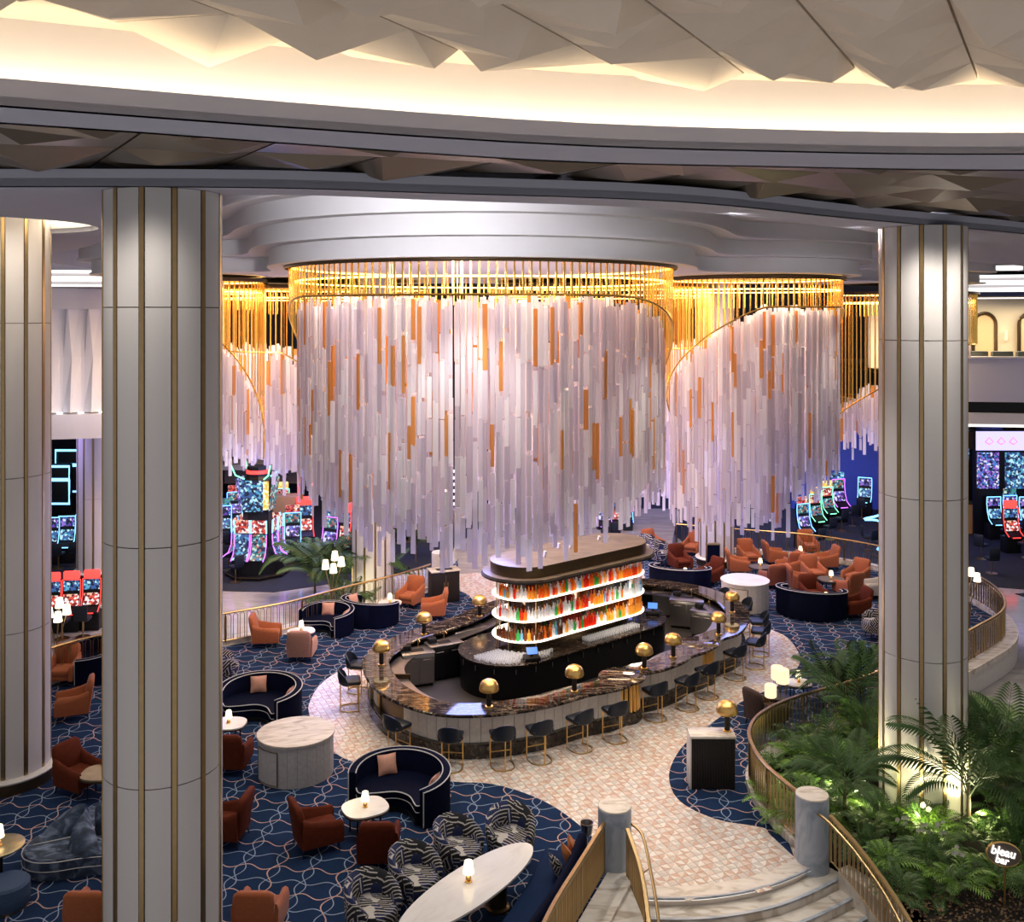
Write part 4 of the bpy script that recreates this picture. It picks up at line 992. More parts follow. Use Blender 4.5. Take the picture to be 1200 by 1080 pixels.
# small tables and table lamps
def small_table(top, edge, dark):
    t = thing('lounge_table', 'x', 'table')
    ol = [(.40*(abs(math.cos(a))**.75)*math.copysign(1, math.cos(a)), .36*(abs(math.sin(a))**.75)*math.copysign(1, math.sin(a))) for a in [2*PI*k/36 for k in range(36)]]
    MB().prism(ol, .50, .53).build('top', top, t, smooth=40); MB().prism([(x*1.02, y*1.02) for x, y in ol], .465, .50).build('rim', edge, t, smooth=40)
    for k in range(4):
        a = PI/4+k*PI/2; MB().cyl((.3*math.cos(a), .27*math.sin(a), .47), (.3*math.cos(a), .27*math.sin(a), 0), .016).build('leg', M['black'], t)
    return t
TW = small_table(M['white_marble'], M['bronze'], 0); TD = small_table(flat('dark_stone_top', (.16, .13, .11), .2), M['bronze'], 1); TB = small_table(flat('aged_brass_top', (.42, .34, .2), .3, .3, 6, metal=.7), M['bronze'], 2)
def tl():
    t = thing('table_lamp', 'x', 'lamp')
    MB().lathe([(.055, 0), (.055, .012), (.03, .02), (.045, .045), (.035, .07), (.012, .085), (.012, .15)], 14).build('base', M['brass_lamp'], t)
    MB().lathe([(.085, .13), (.06, .30), (.05, .305)], 18).build('shade', M['shade'], t); return t
TL = tl()
def T_(px, py, proto, lab, s=1.0, lampit=True, ls=1.0, z=0.53, rz=0):
    x, y = xy(px, py, z*s); place(proto, (x, y, .012), rz, lab, 'lounge tables', (s, s, 1))
    if lampit:
        place(TL, (x, y, .543), 0, 'lit cone lamp on the '+lab, 'small table lamps', ls)
T_(353, 738, TW, 'white marble table at the upper left crescent sofa', 1.05, rz=.4)
T_(457, 706, TW, 'white marble table between the sofa back and the terracotta chairs', 1.0)
T_(428, 941, TW, 'white marble table before the nearest crescent sofa', 1.15, rz=.5)
T_(268, 846, TW, 'white marble table beside the sofa above the oval counter', 1.05)
T_(803, 671, TW, 'white marble table behind the bar, at the far crescent sofa', 1.25)
T_(968, 702, TW, 'white marble table at the far right crescent sofa', 1.15)
T_(891, 662, TD, 'dark round table behind the marble counter', 1.1)
T_(938, 649, TD, 'dark round table near the back railing', 1.0)
T_(974, 675, TD, 'dark round table among the right-hand terracotta chairs', 1.2)
T_(120, 902, TB, 'aged brass table touching the big column', 1.1, False)
T_(936, 803, TW, 'pale fluted table beside the lanterns and palms', .85)
# tall aged-brass table at the left edge with lamp and blue drum pouf
x, y = xy(0, 990, .75); t = thing('pedestal_table', 'aged brass pedestal table with a lamp at the left edge of the view', 'table', (x, y, .012))
MB().lathe([(.40, .70), (.42, .72), (.42, .735), (.40, .745)], 36).build('top', flat('worn_brass_top', (.45, .38, .22), .3, .35, 6, metal=.7), t); MB().lathe([(.05, .02), (.05, .70)], 14).build('stem', M['black'], t); MB().lathe([(.24, 0), (.24, .02)], 24).build('foot', M['black'], t)
place(TL, (x-.02, y-.02, .76), 0, 'small lit cone lamp on the brass pedestal table at the left edge', 'small table lamps', 1.2)
x, y = xy(8, 1035, .4); t = thing('drum_pouf', 'round navy velvet drum pouf at the lower left edge', 'pouf', (x, y, .012))
MB().lathe([(.36, .03), (.38, .06), (.385, .22), (.375, .225), (.385, .235), (.38, .40), (.34, .44), (.001, .445)], 36).build('cushioning', flat('blue_velvet', (.03, .06, .12), .8, .3), t); MB().lathe([(.36, 0), (.36, .03)], 36).build('brass_ring', M['brass'], t)
# clover shaped fur ottoman with a sculpted backrest
x, y = xy(104, 980, .35); t = thing('clover_ottoman', 'clover-shaped blue-black brushed fur island seat with a winged backrest, beside the big column', 'ottoman', (x, y, .012))
cl = [((1.05+.16*math.cos(3*a+.8))*math.cos(a)*1.0, (1.0+.16*math.cos(3*a+.8))*math.sin(a)) for a in [2*PI*k/60 for k in range(60)]]
MB().prism([(a*.95, b*.95) for a, b in cl], .0, .18).build('plinth', M['fur'], t, smooth=50); MB().prism(cl, .18, .36).build('seat', M['fur'], t, smooth=50); MB().prism([(a*.97, b*.97) for a, b in cl], .36, .40).build('seat_pad', M['fur'], t, smooth=50)
for z in (.20, .37): MB().tube([(a*1.005, b*1.005, z) for a, b in cl], .010, 4, True).build('piping', M['piping'], t)
for k in range(3):
    a = .5+k*2*PI/3; rg = []
    for j in range(9):
        f = j/8; r_ = .12+.75*f; h_ = .95-.5*f**1.6; wv = .10+.10*math.sin(f*PI)
        cx_, cy_ = r_*math.cos(a+f*.5), r_*math.sin(a+f*.5); nx, ny = -math.sin(a+f*.5), math.cos(a+f*.5)
        rg.append([(cx_-nx*wv*1.4, cy_-ny*wv*1.4, .38), (cx_-nx*wv, cy_-ny*wv, .38+(h_-.38)*.7), (cx_, cy_, h_), (cx_+nx*wv, cy_+ny*wv, .38+(h_-.38)*.7), (cx_+nx*wv*1.4, cy_+ny*wv*1.4, .38)])
    MB().loft(rg).build('back_wing', M['fur'], t, smooth=80)
    MB().tube([(.15*math.cos(a+1), .15*math.sin(a+1), .405), (.98*math.cos(a+1), .95*math.sin(a+1), .403)], .010, 4).build('piping', M['piping'], t)
# patterned tub chairs
def tub():
    t = thing('tub_chair', 'x', 'chair'); N = 16; rg = []
    for k in range(N+1):
        a = R(-40)+R(260)*k/N; zt = .56+.27*math.sin(PI*k/N)**.8; c, s = math.cos(a), math.sin(a)
        rg.append([(c*.36, s*.36, .22), (c*.40, s*.40, .45), (c*.40, s*.42, zt-.03), (c*.36, s*.38, zt), (c*.30, s*.31, zt-.04), (c*.27, s*.28, .42)])
    MB().loft(rg).build('backrest', M['zigzag'], t, smooth=60)
    MB().lathe([(.28, .20), (.33, .24), (.345, .40), (.31, .47), (.001, .49)], 28, (0, -.02, 0)).build('seat', M['zigzag'], t)
    for k in range(4):
        a = PI/4+k*PI/2; MB().cyl((.24*math.cos(a), .24*math.sin(a), .22), (.29*math.cos(a), .29*math.sin(a), 0), .02, .012).build('leg', M['black'], t)
    return t
TU = tub()
for (px, py, a, lab) in [(598, 1012, 5, 'navy and white brushstroke tub chair at the far end of the long table'), (538, 1026, 55, 'navy and white brushstroke tub chair, third from the near end of the long table'),
                         (487, 1062, 50, 'navy and white brushstroke tub chair, second from the near end of the long table'), (437, 1100, 45, 'navy and white brushstroke tub chair nearest the viewer'),
                         (262, 800, 110, 'navy and white brushstroke tub chair by the left railing, right of the big column'), (1026, 748, -90, 'navy and white brushstroke tub chair beside the right column')]:
    x, y = xy(px, py, 0); place(TU, (x, y, .012), R(a), lab, 'brushstroke tub chairs', 1.2)
for (px, py, ang_, lab) in [(775, 662, 40, 'brushstroke tub chair directly right of the tower canopy'), (757, 655, 0, 'brushstroke tub chair behind the tower canopy')]:
    x, y = xy(px, py, 0); place(TU, (x, y, .012), R(ang_), lab, 'brushstroke tub chairs')
# long elliptical marble table
t = thing('dining_table', 'long elliptical white marble table beside the banquette', 'table', (-.72, 16.75, .012), math.atan2(2.5, 1.95))
el = lambda s: [(s*1.68*math.cos(2*PI*k/64), s*.50*math.sin(2*PI*k/64)) for k in range(64)]
MB().prism(el(1), .71, .745).build('top', M['white_marble'], t, smooth=40); MB().prism(el(.97), .685, .71).build('under_edge', M['bronze'], t, smooth=40)
for sx in (-.75, .75): MB().lathe([(.22, 0), (.22, .04), (.17, .06), (.17, .685)], 28, (sx, 0, 0)).build('pedestal', M['bronze'], t)
place(TL, (*xy(549, 1032, .76), .758), 0, 'small lit cone lamp on the long elliptical marble table', 'small table lamps', 1.15)
# banquette along the front railing
t = thing('banquette', 'long curved navy velvet banquette in front of the brass railing', 'sofa')
bc = smooth_curve([(1.38, 18.25), (1.1, 17.3), (.72, 16.3), (.25, 15.3), (-.35, 14.2)], 5)
INN = 1 if normals(bc)[5][0] < 0 else -1
rg = [[(p[0]+q[0]*a*INN, p[1]+q[1]*a*INN, z) for a, z in ((0, .05), (0, .80), (.06, .85), (.14, .83), (.20, .70), (.24, .42), (.24, .05))] for p, q in zip(bc, normals(bc))]
MB().loft(rg).build('backrest', M['navy'], t, smooth=60)
sb = flat('blue_velvet_seat', (.006, .018, .055), .8, .3, spec=.08)
for k in range(0, len(bc)-1, 5):
    seg = bc[k:k+6]; nr_ = normals(bc)[k:k+6]
    rg = [[(p[0]+q[0]*a*INN, p[1]+q[1]*a*INN, z) for a, z in ((.24, .16), (.24, .44), (.27, .455), (.76, .455), (.80, .43), (.80, .16))] for p, q in zip(seg, nr_)]
    MB().loft(rg).build('seat_cushion', sb, t, smooth=50)
rg = [[(p[0]+q[0]*a*INN, p[1]+q[1]*a*INN, z) for a, z in ((.1, 0), (.1, .158), (.74, .158), (.74, 0))] for p, q in zip(bc, normals(bc))]
MB().loft(rg).build('plinth', M['black'], t, smooth=0)
cushion(1.02, 17.75, .68, R(110), 'amber_cushion', 'amber silk cushion at the far end of the banquette')
cushion(.80, 17.42, .68, R(118), 'zigzag', 'black and white patterned cushion beside the amber one on the banquette')
cushion(1.12, 18.02, .68, R(95), 'amber_cushion', 'amber cushion tucked into the end corner of the banquette, farthest back')
t = thing('ice_bucket_stand', 'polished steel wine bucket on a stand next to the left bollard', 'bucket', (1.42, 18.62, .001))
MB().lathe([(.075, .62), (.10, .66), (.125, .86), (.135, .865), (.12, .862), (.09, .67)], 20, cap=False).build('bucket', M['steel'], t); MB().lathe([(.015, .02), (.015, .63)], 10).build('pole', M['steel'], t); MB().lathe([(.14, 0), (.14, .02)], 20).build('base', M['steel'], t)
# freestanding counters
def oval_counter(px, py, rx, ry, h, rz, top, side, lab, dwin):
    x, y = xy(px, py, h); t = thing('service_counter', lab, 'counter', (x, y, .012), rz)
    n = 48; E = lambda s: [(rx*s*math.cos(2*PI*k/n), ry*s*math.sin(2*PI*k/n)) for k in range(n)]
    MB().prism(E(1), h-.04, h).build('top', top, t, smooth=40)
    MB().prism(E(.93), 0, h-.04).build('core', M['bronze'], t, smooth=40)
    ol = E(.96)
    for k in range(0, n, 2):
        seg = [ol[k], ol[(k+1) % n], ol[(k+2) % n]]
        mb = MB(); mb.loft([[(p[0], p[1], .005), (p[0], p[1], h-.045), (p[0]*.97, p[1]*.97, h-.045), (p[0]*.97, p[1]*.97, .005)] for p in (seg[0], seg[1], (seg[1][0]*.05+seg[2][0]*.95, seg[1][1]*.05+seg[2][1]*.95))]); mb.build('panel', side, t, smooth=30)
    k0 = dwin; pts = [(p[0]*1.015, p[1]*1.015) for p in [ol[(k0+j) % n] for j in range(7)]]
    dr = MB().band(pts, .06, h-.16, -.01).build('door', side, t)
    for z in (.06, h-.16): MB().tube([(p[0]*1.01, p[1]*1.01, z) for p in pts], .012, 4).build('door_trim', M['bronze'], dr)
    for p in (pts[0], pts[-1]): MB().tube([(p[0]*1.01, p[1]*1.01, .06), (p[0]*1.01, p[1]*1.01, h-.16)], .012, 4).build('door_trim', M['bronze'], dr)
oval_counter(347, 857, .88, .84, .95, .25, M['travertine'], M['grey_wood'], 'grey-washed oval service counter with veined stone top, in the left carpet', 26)
oval_counter(873, 679, .86, .86, 1.0, 0, M['white_marble'], M['wash_wood'], 'white round service counter with marble top beyond the right end of the bar', 29)
# host cabinets
x, y = xy(836, 925, 0); t = thing('host_stand', 'black ribbed host stand with pale stone top on the right carpet lobe', 'host stand', (x, y, .012), -.02)
MB().rbox(-.48, .48, -.02, .42, 0, 1.12, .02).build('body', M['blackwood'], t); MB().rbox(-.52, .50, -.05, .46, 1.12, 1.18, .015).build('top', M['kerb'], t); MB().rbox(-.52, -.485, -.04, .44, 0, 1.12, .008).build('side_trim', M['wash_wood'], t)
for k in range(16): MB().box(-.45+k*.058, -.42+k*.058, -.032, -.02, .04, 1.08).build('rib', M['blackwood'], t, smooth=0)
place(dl, (x+.36, y+.25, 1.193), 0, 'gold dome lamp on the host stand in the right carpet lobe', 'gold dome lamps', 1.15)
x, y = xy(520, 704, 0); t = thing('host_stand', 'black host cabinet with open pale top behind the terracotta chairs, upper left of the bar', 'host stand', (x, y, .012), .35)
MB().rbox(-.52, .52, -.3, .3, 0, 1.12, .02).build('body', M['blackwood'], t); MB().rbox(-.56, .56, -.34, .34, 1.12, 1.17, .015).build('top', M['kerb'], t)
MB().box(-.3, .3, -.2, .1, 1.1705, 1.172).build('inset', M['black'], t); MB().box(-.005, .005, -.306, -.3, .1, 1.0).build('door_gap', M['brass'], t)
for s in (-.07, .07): MB().box(s-.01, s+.01, -.325, -.3, .55, .75).build('handle', M['brass'], t)
place(dl, (x+.05, y+.2, 1.185), 0, 'gold dome lamp on the black host cabinet at the upper left of the bar', 'gold dome lamps', 1.1)
x, y = xy(515, 672, .2); t = thing('round_plinth', 'small white round plinth behind the black host cabinet', 'plinth', (x, y+.6, .006)); MB().lathe([(.36, 0), (.36, .9), (.34, .92)], 28).build('drum', M['wash_wood'], t)
x, y = xy(834, 671, 0); t = thing('wall_cabinet', 'small dark framed cabinet standing against the far slim column', 'cabinet', (x, y-.35, .012)); MB().rbox(-.28, .28, 0, .2, 0, 1.25, .01).build('body', M['brass'], t); MB().box(-.25, .25, -.012, 0, .05, 1.2).build('door', M['navy'], t)
# lanterns by the palms
def lantern():
    t = thing('lantern', 'x', 'lamp'); MB().lathe([(.12, 0), (.12, .02)], 20).build('base', M['brass'], t)
    for k in range(4):
        a = PI/4+k*PI/2; MB().cyl((.10*math.cos(a), .10*math.sin(a), 0), (.10*math.cos(a), .10*math.sin(a), .62), .008).build('post', M['brass'], t)
    MB().lathe([(.13, .62), (.15, .64), (.15, .92), (.13, .94)], 20).build('shade', M['shade_soft'], t); return t
LN = lantern()
t = thing('side_table', 'black drum side table under the lanterns, behind the brown armchair', 'table', (*xy(914, 822, .3), .012)); MB().lathe([(.28, 0), (.28, .42), (.26, .44)], 28).build('drum', M['black'], t)
for (px, py, s, lab) in ((903, 845, 1, 'lit glass lantern nearest the brown armchair'), (917, 832, 1.15, 'taller lit glass lantern beside the black side table'), (911, 826, 1.1, 'lit glass lantern behind the other two')):
    place(LN, (*xy(px, py, 0), .012), 0, lab, 'glass lanterns', s)
# clusters of cone lamps on stems
def cluster(x, y, lab, s=1.0, n=4, z0=0.0):
    t = thing('stem_lamp', lab, 'lamp', (x, y, z0)); 
    for k in range(n):
        dx, dz = [(-.22, 1.75), (.10, 2.05), (.32, 1.85), (.05, 1.62), (.5, 1.95)][k]; dx *= s; dz *= s
        MB().tube([(0, 0, 0), (dx*.3, 0, dz*.6), (dx, 0, dz)], .014).build('stem', M['brass'], t)
        MB().lathe([(.13*s, dz), (.09*s, dz+.3*s), (.07*s, dz+.31*s)], 18, (dx, 0, 0)).build('shade', M['shade'], t)
cluster(*xy(389, 726, 0), 'cluster of lit cone lamps among the palms behind the left railing', 1.0, 4)
cluster(*xy(66, 790, 0), 'cluster of lit cone lamps between the left columns by the railing', .95, 4)
cluster(*xy(1135, 740, 0), 'cluster of lit cone lamps inside the curved railing on the right', .9, 3)
# ------------------------------------------------------------------ planting
def frond(L, droop, leaf, n, wid, name='frond', lift=.9, mat=None):
    """arching frond in the x-z plane, base at origin"""
    mb = MB(); P = lambda s: Vector((L*s*(1-.15*s), 0, L*(lift*s-droop*s*s)))
    pts = [P(k/12) for k in range(13)]; mb.tube(pts, .012*L/1.5, 3, r1=.003)
    for k in range(n):
        s = .16+.84*k/(n-1); p = P(s); d = (P(min(1, s+.03))-P(s-.03)).normalized(); l = leaf*(math.sin(PI*min(1, .12+s*.86))**.6+.12)
        for q in (-1, 1):
            tip = p+d*l*.62+Vector((0, q*l*.78, -l*.22)); mid = p+d*l*.34+Vector((0, q*l*.42, l*.02)); w_ = d*wid
            mb.poly([p-w_*.4, mid-w_, tip, mid+w_]) if q > 0 else mb.poly([p-w_*.4, mid+w_, tip, mid-w_])
    o_ = mb.build(name, mat, smooth=0); me = o_.data; bpy.data.objects.remove(o_); return me
PF = [frond(1.9, .62, .50, 22, .034, mat=M['leaf']), frond(1.7, .95, .46, 22, .034, lift=1.15, mat=M['leaf']), frond(1.5, .2, .42, 18, .03, lift=1.0, mat=M['leaf'])]
FF = [frond(.62, .7, .13, 14, .014, mat=M['leaf2']), frond(.70, .95, .15, 14, .014, lift=1.2, mat=M['leaf2']), frond(.5, .35, .12, 12, .014, lift=1.0, mat=M['leaf2'])]
FB = [frond(.62, .7, .15, 12, .016, mat=M['leaf3']), frond(.70, .95, .16, 12, .018, lift=1.2, mat=M['leaf3'])]
def palm(x, y, z, s, lab, n=15, seed=0, trunk=.7):
    r_ = random.Random(seed); t = thing('potted_palm', lab, 'palm', (x, y, z))
    MB().cyl((0, 0, 0), (0, 0, trunk*s), .05, .03, 7).build('stem', M['trunk'], t)
    for k in range(n):
        f = bpy.data.objects.new('frond', r_.choice(PF)); C.objects.link(f); f.parent = t
        f.location = (0, 0, trunk*s*(.5+.5*k/n)); f.rotation_euler = (r_.uniform(-.2, .2), r_.uniform(-.35, .25), 2.4*k+r_.uniform(-.3, .3)); f.scale = (s*r_.uniform(.75, 1.05),)*3
    return t
SOIL = .05
bed = [(5.30, 20.5), (5.24, 21.4), (5.38, 22.3), (5.95, 23.15), (6.95, 24.0), (9, 25.3), (10.6, 26.6), (12.3, 26.2), (13.6, 24.5), (14.3, 21.5), (14, 14), (6.75, 13.5), (6.95, 16), (6.75, 18), (6.1, 19.2), (5.6, 19.6)]
o = MB().prism(bed, -1.2, SOIL).build('planting_bed', M['soil'], smooth=0); struct(o, 'dark planting bed beside the steps', 'ground')
for (px, py, s, n, tr, lab) in [(985, 800, .95, 15, .8, 'palm behind the curved railing, farthest up the bed'), (1012, 842, 1.0, 15, .9, 'palm left of the big right column, arching over the railing'),
                       (990, 915, .85, 14, .9, 'palm in the middle of the bed, before the column'), (1135, 930, 1.15, 18, 1.0, 'tall dark palm right of the big column'),
                       (1175, 905, 1.1, 15, 1.0, 'palm at the right edge of the view, behind the tall dark one'), (975, 872, .6, 13, .3, 'small bushy palm against the curved brass railing'), (1010, 775, .8, 12, .6, 'palm touching the big right column at its left')]:
    x, y = xy(px, py+18, .5); palm(x, y, SOIL, s*1.05, lab, n, int(px), tr)
for (px, py, s, lab) in [(385, 712, 1.5, 'large palm behind the left railing, by the lit cone lamps'), (365, 700, 1.35, 'palm left of the lit cone lamps, outside the railing'), (437, 700, 1.0, 'slender palm in front of the slim column behind the railing'), (489, 655, 1.35, 'palm just right of the slim column behind the railing'), (402, 735, .9, 'low palm right behind the upper left crescent sofa')]:
    x, y = xy(px, py, 0); palm(x-.25, y+1.9, -.6, s, lab, 15, int(px)+1, 1.0)
r_ = random.Random(3)
def fern_proto(name, FR, n):
    t = thing(name, 'x', 'fern')
    for k in range(n):
        f = bpy.data.objects.new('frond', FR[k % len(FR)]); C.objects.link(f); f.parent = t; f.rotation_euler = (r_.uniform(-.2, .2), r_.uniform(-.4, .2), 2.4*k); f.scale = (r_.uniform(.8, 1.1),)*3
    return t
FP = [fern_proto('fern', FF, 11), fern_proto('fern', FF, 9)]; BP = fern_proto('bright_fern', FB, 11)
def zone(x, y):
    if (x-8.83)**2+(y-21.1)**2 < 3.2: return 'round the foot of the column in the bed'
    if x < 6.5 and y > 21: return 'at the left bend of the curved railing'
    if x < 7.2 and y > 18.6: return 'just behind the right bollard'
    if x < 8.4 and y <= 18.6: return 'beside the descending stair railing'
    if y < 18: return 'around the glowing oval sign'
    if y > 22.6: return 'at the far end of the bed behind the column'
    if x > 10.4: return 'under the palms right of the column'
    return 'among the orchids before the column'
cnt = 0
for k in range(1200):
    x, y = r_.uniform(5.3, 14), r_.uniform(14.3, 26.5)
    if not inside((x, y), bed) or (x-8.83)**2+(y-21.1)**2 < 1.05 or min((x-a)**2+(y-b)**2 for a, b in bed) < .07: continue
    px, py = 600+x*FPX/y, HOR+(CAMZ-.3)*FPX/y
    if px > 1260 or py > 1110 or cnt > 175: continue
    if py > 1040-(px-960)*.02: continue
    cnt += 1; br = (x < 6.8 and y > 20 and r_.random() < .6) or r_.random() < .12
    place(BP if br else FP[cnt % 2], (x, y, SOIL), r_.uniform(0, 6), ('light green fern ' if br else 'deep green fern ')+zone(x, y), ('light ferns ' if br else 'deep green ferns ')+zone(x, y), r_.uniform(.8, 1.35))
# low bronze ground cover at the front of the bed: too many to count
mb = MB()
for k in range(5200):
    x, y = r_.uniform(6.6, 12.5), r_.uniform(14.3, 18.2)
    if not inside((x, y), bed): continue
    py = HOR+(CAMZ-.1)*FPX/y
    if py < 1005+r_.uniform(0, 22): continue
    z = SOIL+r_.uniform(.0, .16); a = r_.uniform(0, 6.28); s = r_.uniform(.02, .04)
    v = [Vector((x+s*math.cos(a+b), y+s*math.sin(a+b), z+r_.uniform(-.02, .03))) for b in (0, 2.1, 4.2)]; mb.poly(v)
o = mb.build('ground_cover', M['rustleaf'], smooth=0); stuff(o); o['label'] = 'low bronze leaved ground cover along the front of the bed'; o['category'] = 'ground cover'
# white orchids
for i, (px, py, lab) in enumerate([(1050, 962, 'white orchid left of the uplight by the column'), (1080, 952, 'white orchid just before the column foot'), (1072, 972, 'white orchid beside the bright uplight'), (1098, 975, 'white orchid right of the bright uplight'), (1112, 1003, 'white orchid spray low in the bed, towards the sign'), (1163, 1000, 'yellow-white orchid behind the round sign')]):
    x, y = xy(px, py, .45); t = thing('orchid', lab, 'flower', (x, y, SOIL)); MB().tube([(0, 0, 0), (.03, 0, .3), (.12, 0, .5)], .008, 4).build('stem', M['leaf2'], t)
    for k in range(5):
        c = Vector((.12+r_.uniform(-.12, .12), r_.uniform(-.1, .1), .48+r_.uniform(-.1, .1))); mb = MB()
        for q in range(5):
            a = q*2*PI/5; e = Vector((math.cos(a), -.4, math.sin(a)))*.055; f_ = Vector((-math.sin(a), 0, math.cos(a)))*.022; mb.poly([c, c+e*.6+f_, c+e, c+e*.6-f_])
        mb.build('blossom', M['petal'], t, smooth=0)
# garden uplights
for (px, py, p, lab) in [(1075, 966, 45, 'garden spike light among the orchids'), (1146, 962, 70, 'garden spike light under the tall dark palm'), (1008, 940, 45, 'garden spike light in the middle of the bed'), (968, 925, 28, 'garden spike light close behind the right bollard'), (1050, 905, 45, 'garden spike light at the column foot')]:
    x, y = xy(px, py, .25); t = thing('garden_light', lab, 'lamp', (x, y, SOIL)); MB().lathe([(.02, 0), (.02, .14), (.04, .16), (.045, .25), (.035, .25)], 10).build('body', M['bronze'], t); MB().lathe([(.034, .245), (.001, .246)], 10, cap=False).build('lens', M['shade'], t)
    lamp('SPOT', 'garden_beam', (x, y, .36), p*5, (1, .92, .55), .05, (R(180-18), 0, 0), 120, .8)
    lamp('POINT', 'garden_glow', (x, y-.15, .55), p*.35, (1, .95, .45), .06)
x, y = 8.4, 19.9; lamp('SPOT', 'column_uplight', (x, y, .3), 500, (1, .93, .75), .08, (R(180), 0, 0), 70, .9)
lamp('POINT', 'palm_glow', (*xy(412, 712, 0), .2), 60, (1, .95, .5), .1); lamp('SPOT', 'column_uplight', (-4.5, 33.9, -.3), 900, (1, .95, .75), .1, (R(180-8), 0, 0), 60, .8)
# glowing round sign
x, y = xy(1176, 1062, .1); t = thing('glowing_sign', 'oval gold-rimmed sign on a pole with glowing white letters', 'sign', (x, y, SOIL), .0)
MB().cyl((.02, 0, 0), (.02, 0, .80), .018).build('pole', M['brass_lamp'], t)
pl = Matrix.Translation((0, -.0, .97)) @ Matrix.Rotation(R(14), 4, 'Y')
mb = MB(); mb.T = pl; mb.loft([[(.30*math.cos(a), yy, .20*math.sin(a)) for a in [2*PI*k/36 for k in range(36)]] for yy in (-.015, .015)]); mb.build('plate', flat('sign_plate', (.25, .2, .16), .3, .1, 5, metal=.5), t, smooth=40)
mb = MB(); mb.T = pl; mb.tube([(.305*math.cos(a), 0, .205*math.sin(a)) for a in [2*PI*k/36 for k in range(36)]], .018, 6, True); mb.build('rim', M['brass_lamp'], t)
for (txt, dx, dz, s) in (('bleau', -.245, -.02, .21), ('bar', -.13, -.155, .18)):
    cu = bpy.data.curves.new('letters', 'FONT'); cu.body = txt; cu.size = s; cu.extrude = .006; cu.offset = .002; cu.materials.append(M['sign_white'])
    o_ = bpy.data.objects.new('letters', cu); C.objects.link(o_); dg = bpy.context.evaluated_depsgraph_get(); me = bpy.data.meshes.new_from_object(o_.evaluated_get(dg)); bpy.data.objects.remove(o_); o_ = bpy.data.objects.new('letters', me); C.objects.link(o_); o_.parent = t; o_.matrix_local = pl @ Matrix.Translation((dx, -.028, dz)) @ Matrix.Rotation(PI/2, 4, 'X')

# ------------------------------------------------------------------ gaming floor
def slot(si, neon, topper, seat=True, w_=.72):
    t = thing('slot_machine', 'x', 'slot machine'); b = M['black']; n = M[neon]
    MB().rbox(-w_/2, w_/2, -.10, .45, 0, .75, .03).build('cabinet', b, t)
    mb = MB(); mb.loft([[(-w_/2, y, z), (w_/2, y, z), (w_/2, y+.14, z), (-w_/2, y+.14, z)] for y, z in ((.02, .98), (.14, 1.3), (.20, 1.75), (.18, 2.05))]); mb.build('screen_body', b, t, smooth=0)
    mb = MB(); mb.loft([[(-w_/2+.05, y-.012, z), (w_/2-.05, y-.012, z)] for y, z in ((.03, 1.02), (.14, 1.30), (.185, 1.52))], False, closed=False); mb.build('lower_screen', SCR[si], t, smooth=0)
    mb = MB(); mb.loft([[(-w_/2+.05, y-.012, z), (w_/2-.05, y-.012, z)] for y, z in ((.19, 1.56), (.20, 1.75), (.18, 2.02))], False, closed=False); mb.build('upper_screen', SCR[(si+1) % 4], t, smooth=0)
    MB().poly([(-w_/2+.04, -.28, .80), (w_/2-.04, -.28, .80), (w_/2-.04, .0, .95), (-w_/2+.04, .0, .95)]) 
    mb = MB(); mb.loft([[(-w_/2, -.3, .72), (w_/2, -.3, .72), (w_/2, -.3, .79), (-w_/2, -.3, .79)], [(-w_/2, .05, .72), (w_/2, .05, .72), (w_/2, .05, .98), (-w_/2, .05, .98)]]); mb.build('button_deck', b, t, smooth=0)
    MB().box(-.2, .2, -.31, -.302, .74, .78).build('button_light', n, t, smooth=0)
    for s in (-1, 1): MB().tube([(s*w_/2, -.28, .80), (s*w_/2, .0, 1.0), (s*w_/2, .12, 1.32), (s*w_/2, .18, 1.75), (s*w_/2, .16, 2.05)], .018, 5).build('neon_tube', n, t)
    if topper: MB().rbox(-w_/2+.04, w_/2-.04, .12, .3, 2.08, 2.40, .05).build('topper', M[topper] if topper in M else SCR[int(topper)], t)
    MB().tube([(-w_/2, .16, 2.06), (w_/2, .16, 2.06)], .02, 5).build('neon_tube', n, t)
    return t
def gstool():
    t = thing('gaming_chair', 'x', 'chair'); MB().rbox(-.24, .24, -.24, .24, .58, .70, .05, 2).build('seat', M['leather'], t)
    MB().rbox(-.23, .23, -.30, -.22, .68, 1.15, .035, 2).build('backrest', M['leather'], t); MB().cyl((0, 0, .02), (0, 0, .58), .03).build('post', M['brass'], t); MB().lathe([(.24, 0), (.24, .02), (.05, .04)], 20).build('base', M['brass'], t); return t
SLT = {'cyan': slot(0, 'neon_cyan', None), 'red': slot(3, 'neon_red', 'neon_red'), 'blue': slot(1, 'neon_blue', '3'), 'violet': slot(1, 'neon_pink', '0'), 'green': slot(2, 'neon_green', '4'), 'white': slot(0, 'neon_blue', '2')}
GS = gstool()
def SL(px, py, kind, rz, lab, s=1.0, chair=True, grp='slot machines'):
    x, y = xy(px, py, -.6); place(SLT[kind], (x, y, -.588), rz, lab, grp, s)
    if chair: place(GS, (x+math.sin(rz)*.9*s, y-math.cos(rz)*.9*s, -.588), rz, 'chair at the '+lab, 'gaming chairs')
SLT_ROWS = [(58, 662, 'cyan', 'leftmost cyan-lit slot machine in the row behind the left columns'), (77, 660, 'cyan', 'middle cyan-lit slot machine between the left columns'), (97, 658, 'cyan', 'right cyan-lit slot machine of the row between the left columns')]
for px, py, k, lab in SLT_ROWS: SL(px, py, k, .1, lab)
for px, py, lab in ((59, 742, 'leftmost red-topped slot machine between the left columns'), (82, 740, 'middle red-topped slot machine between the left columns'), (106, 738, 'right red-topped slot machine between the left columns')): SL(px, py, 'red', .1, lab, .86)
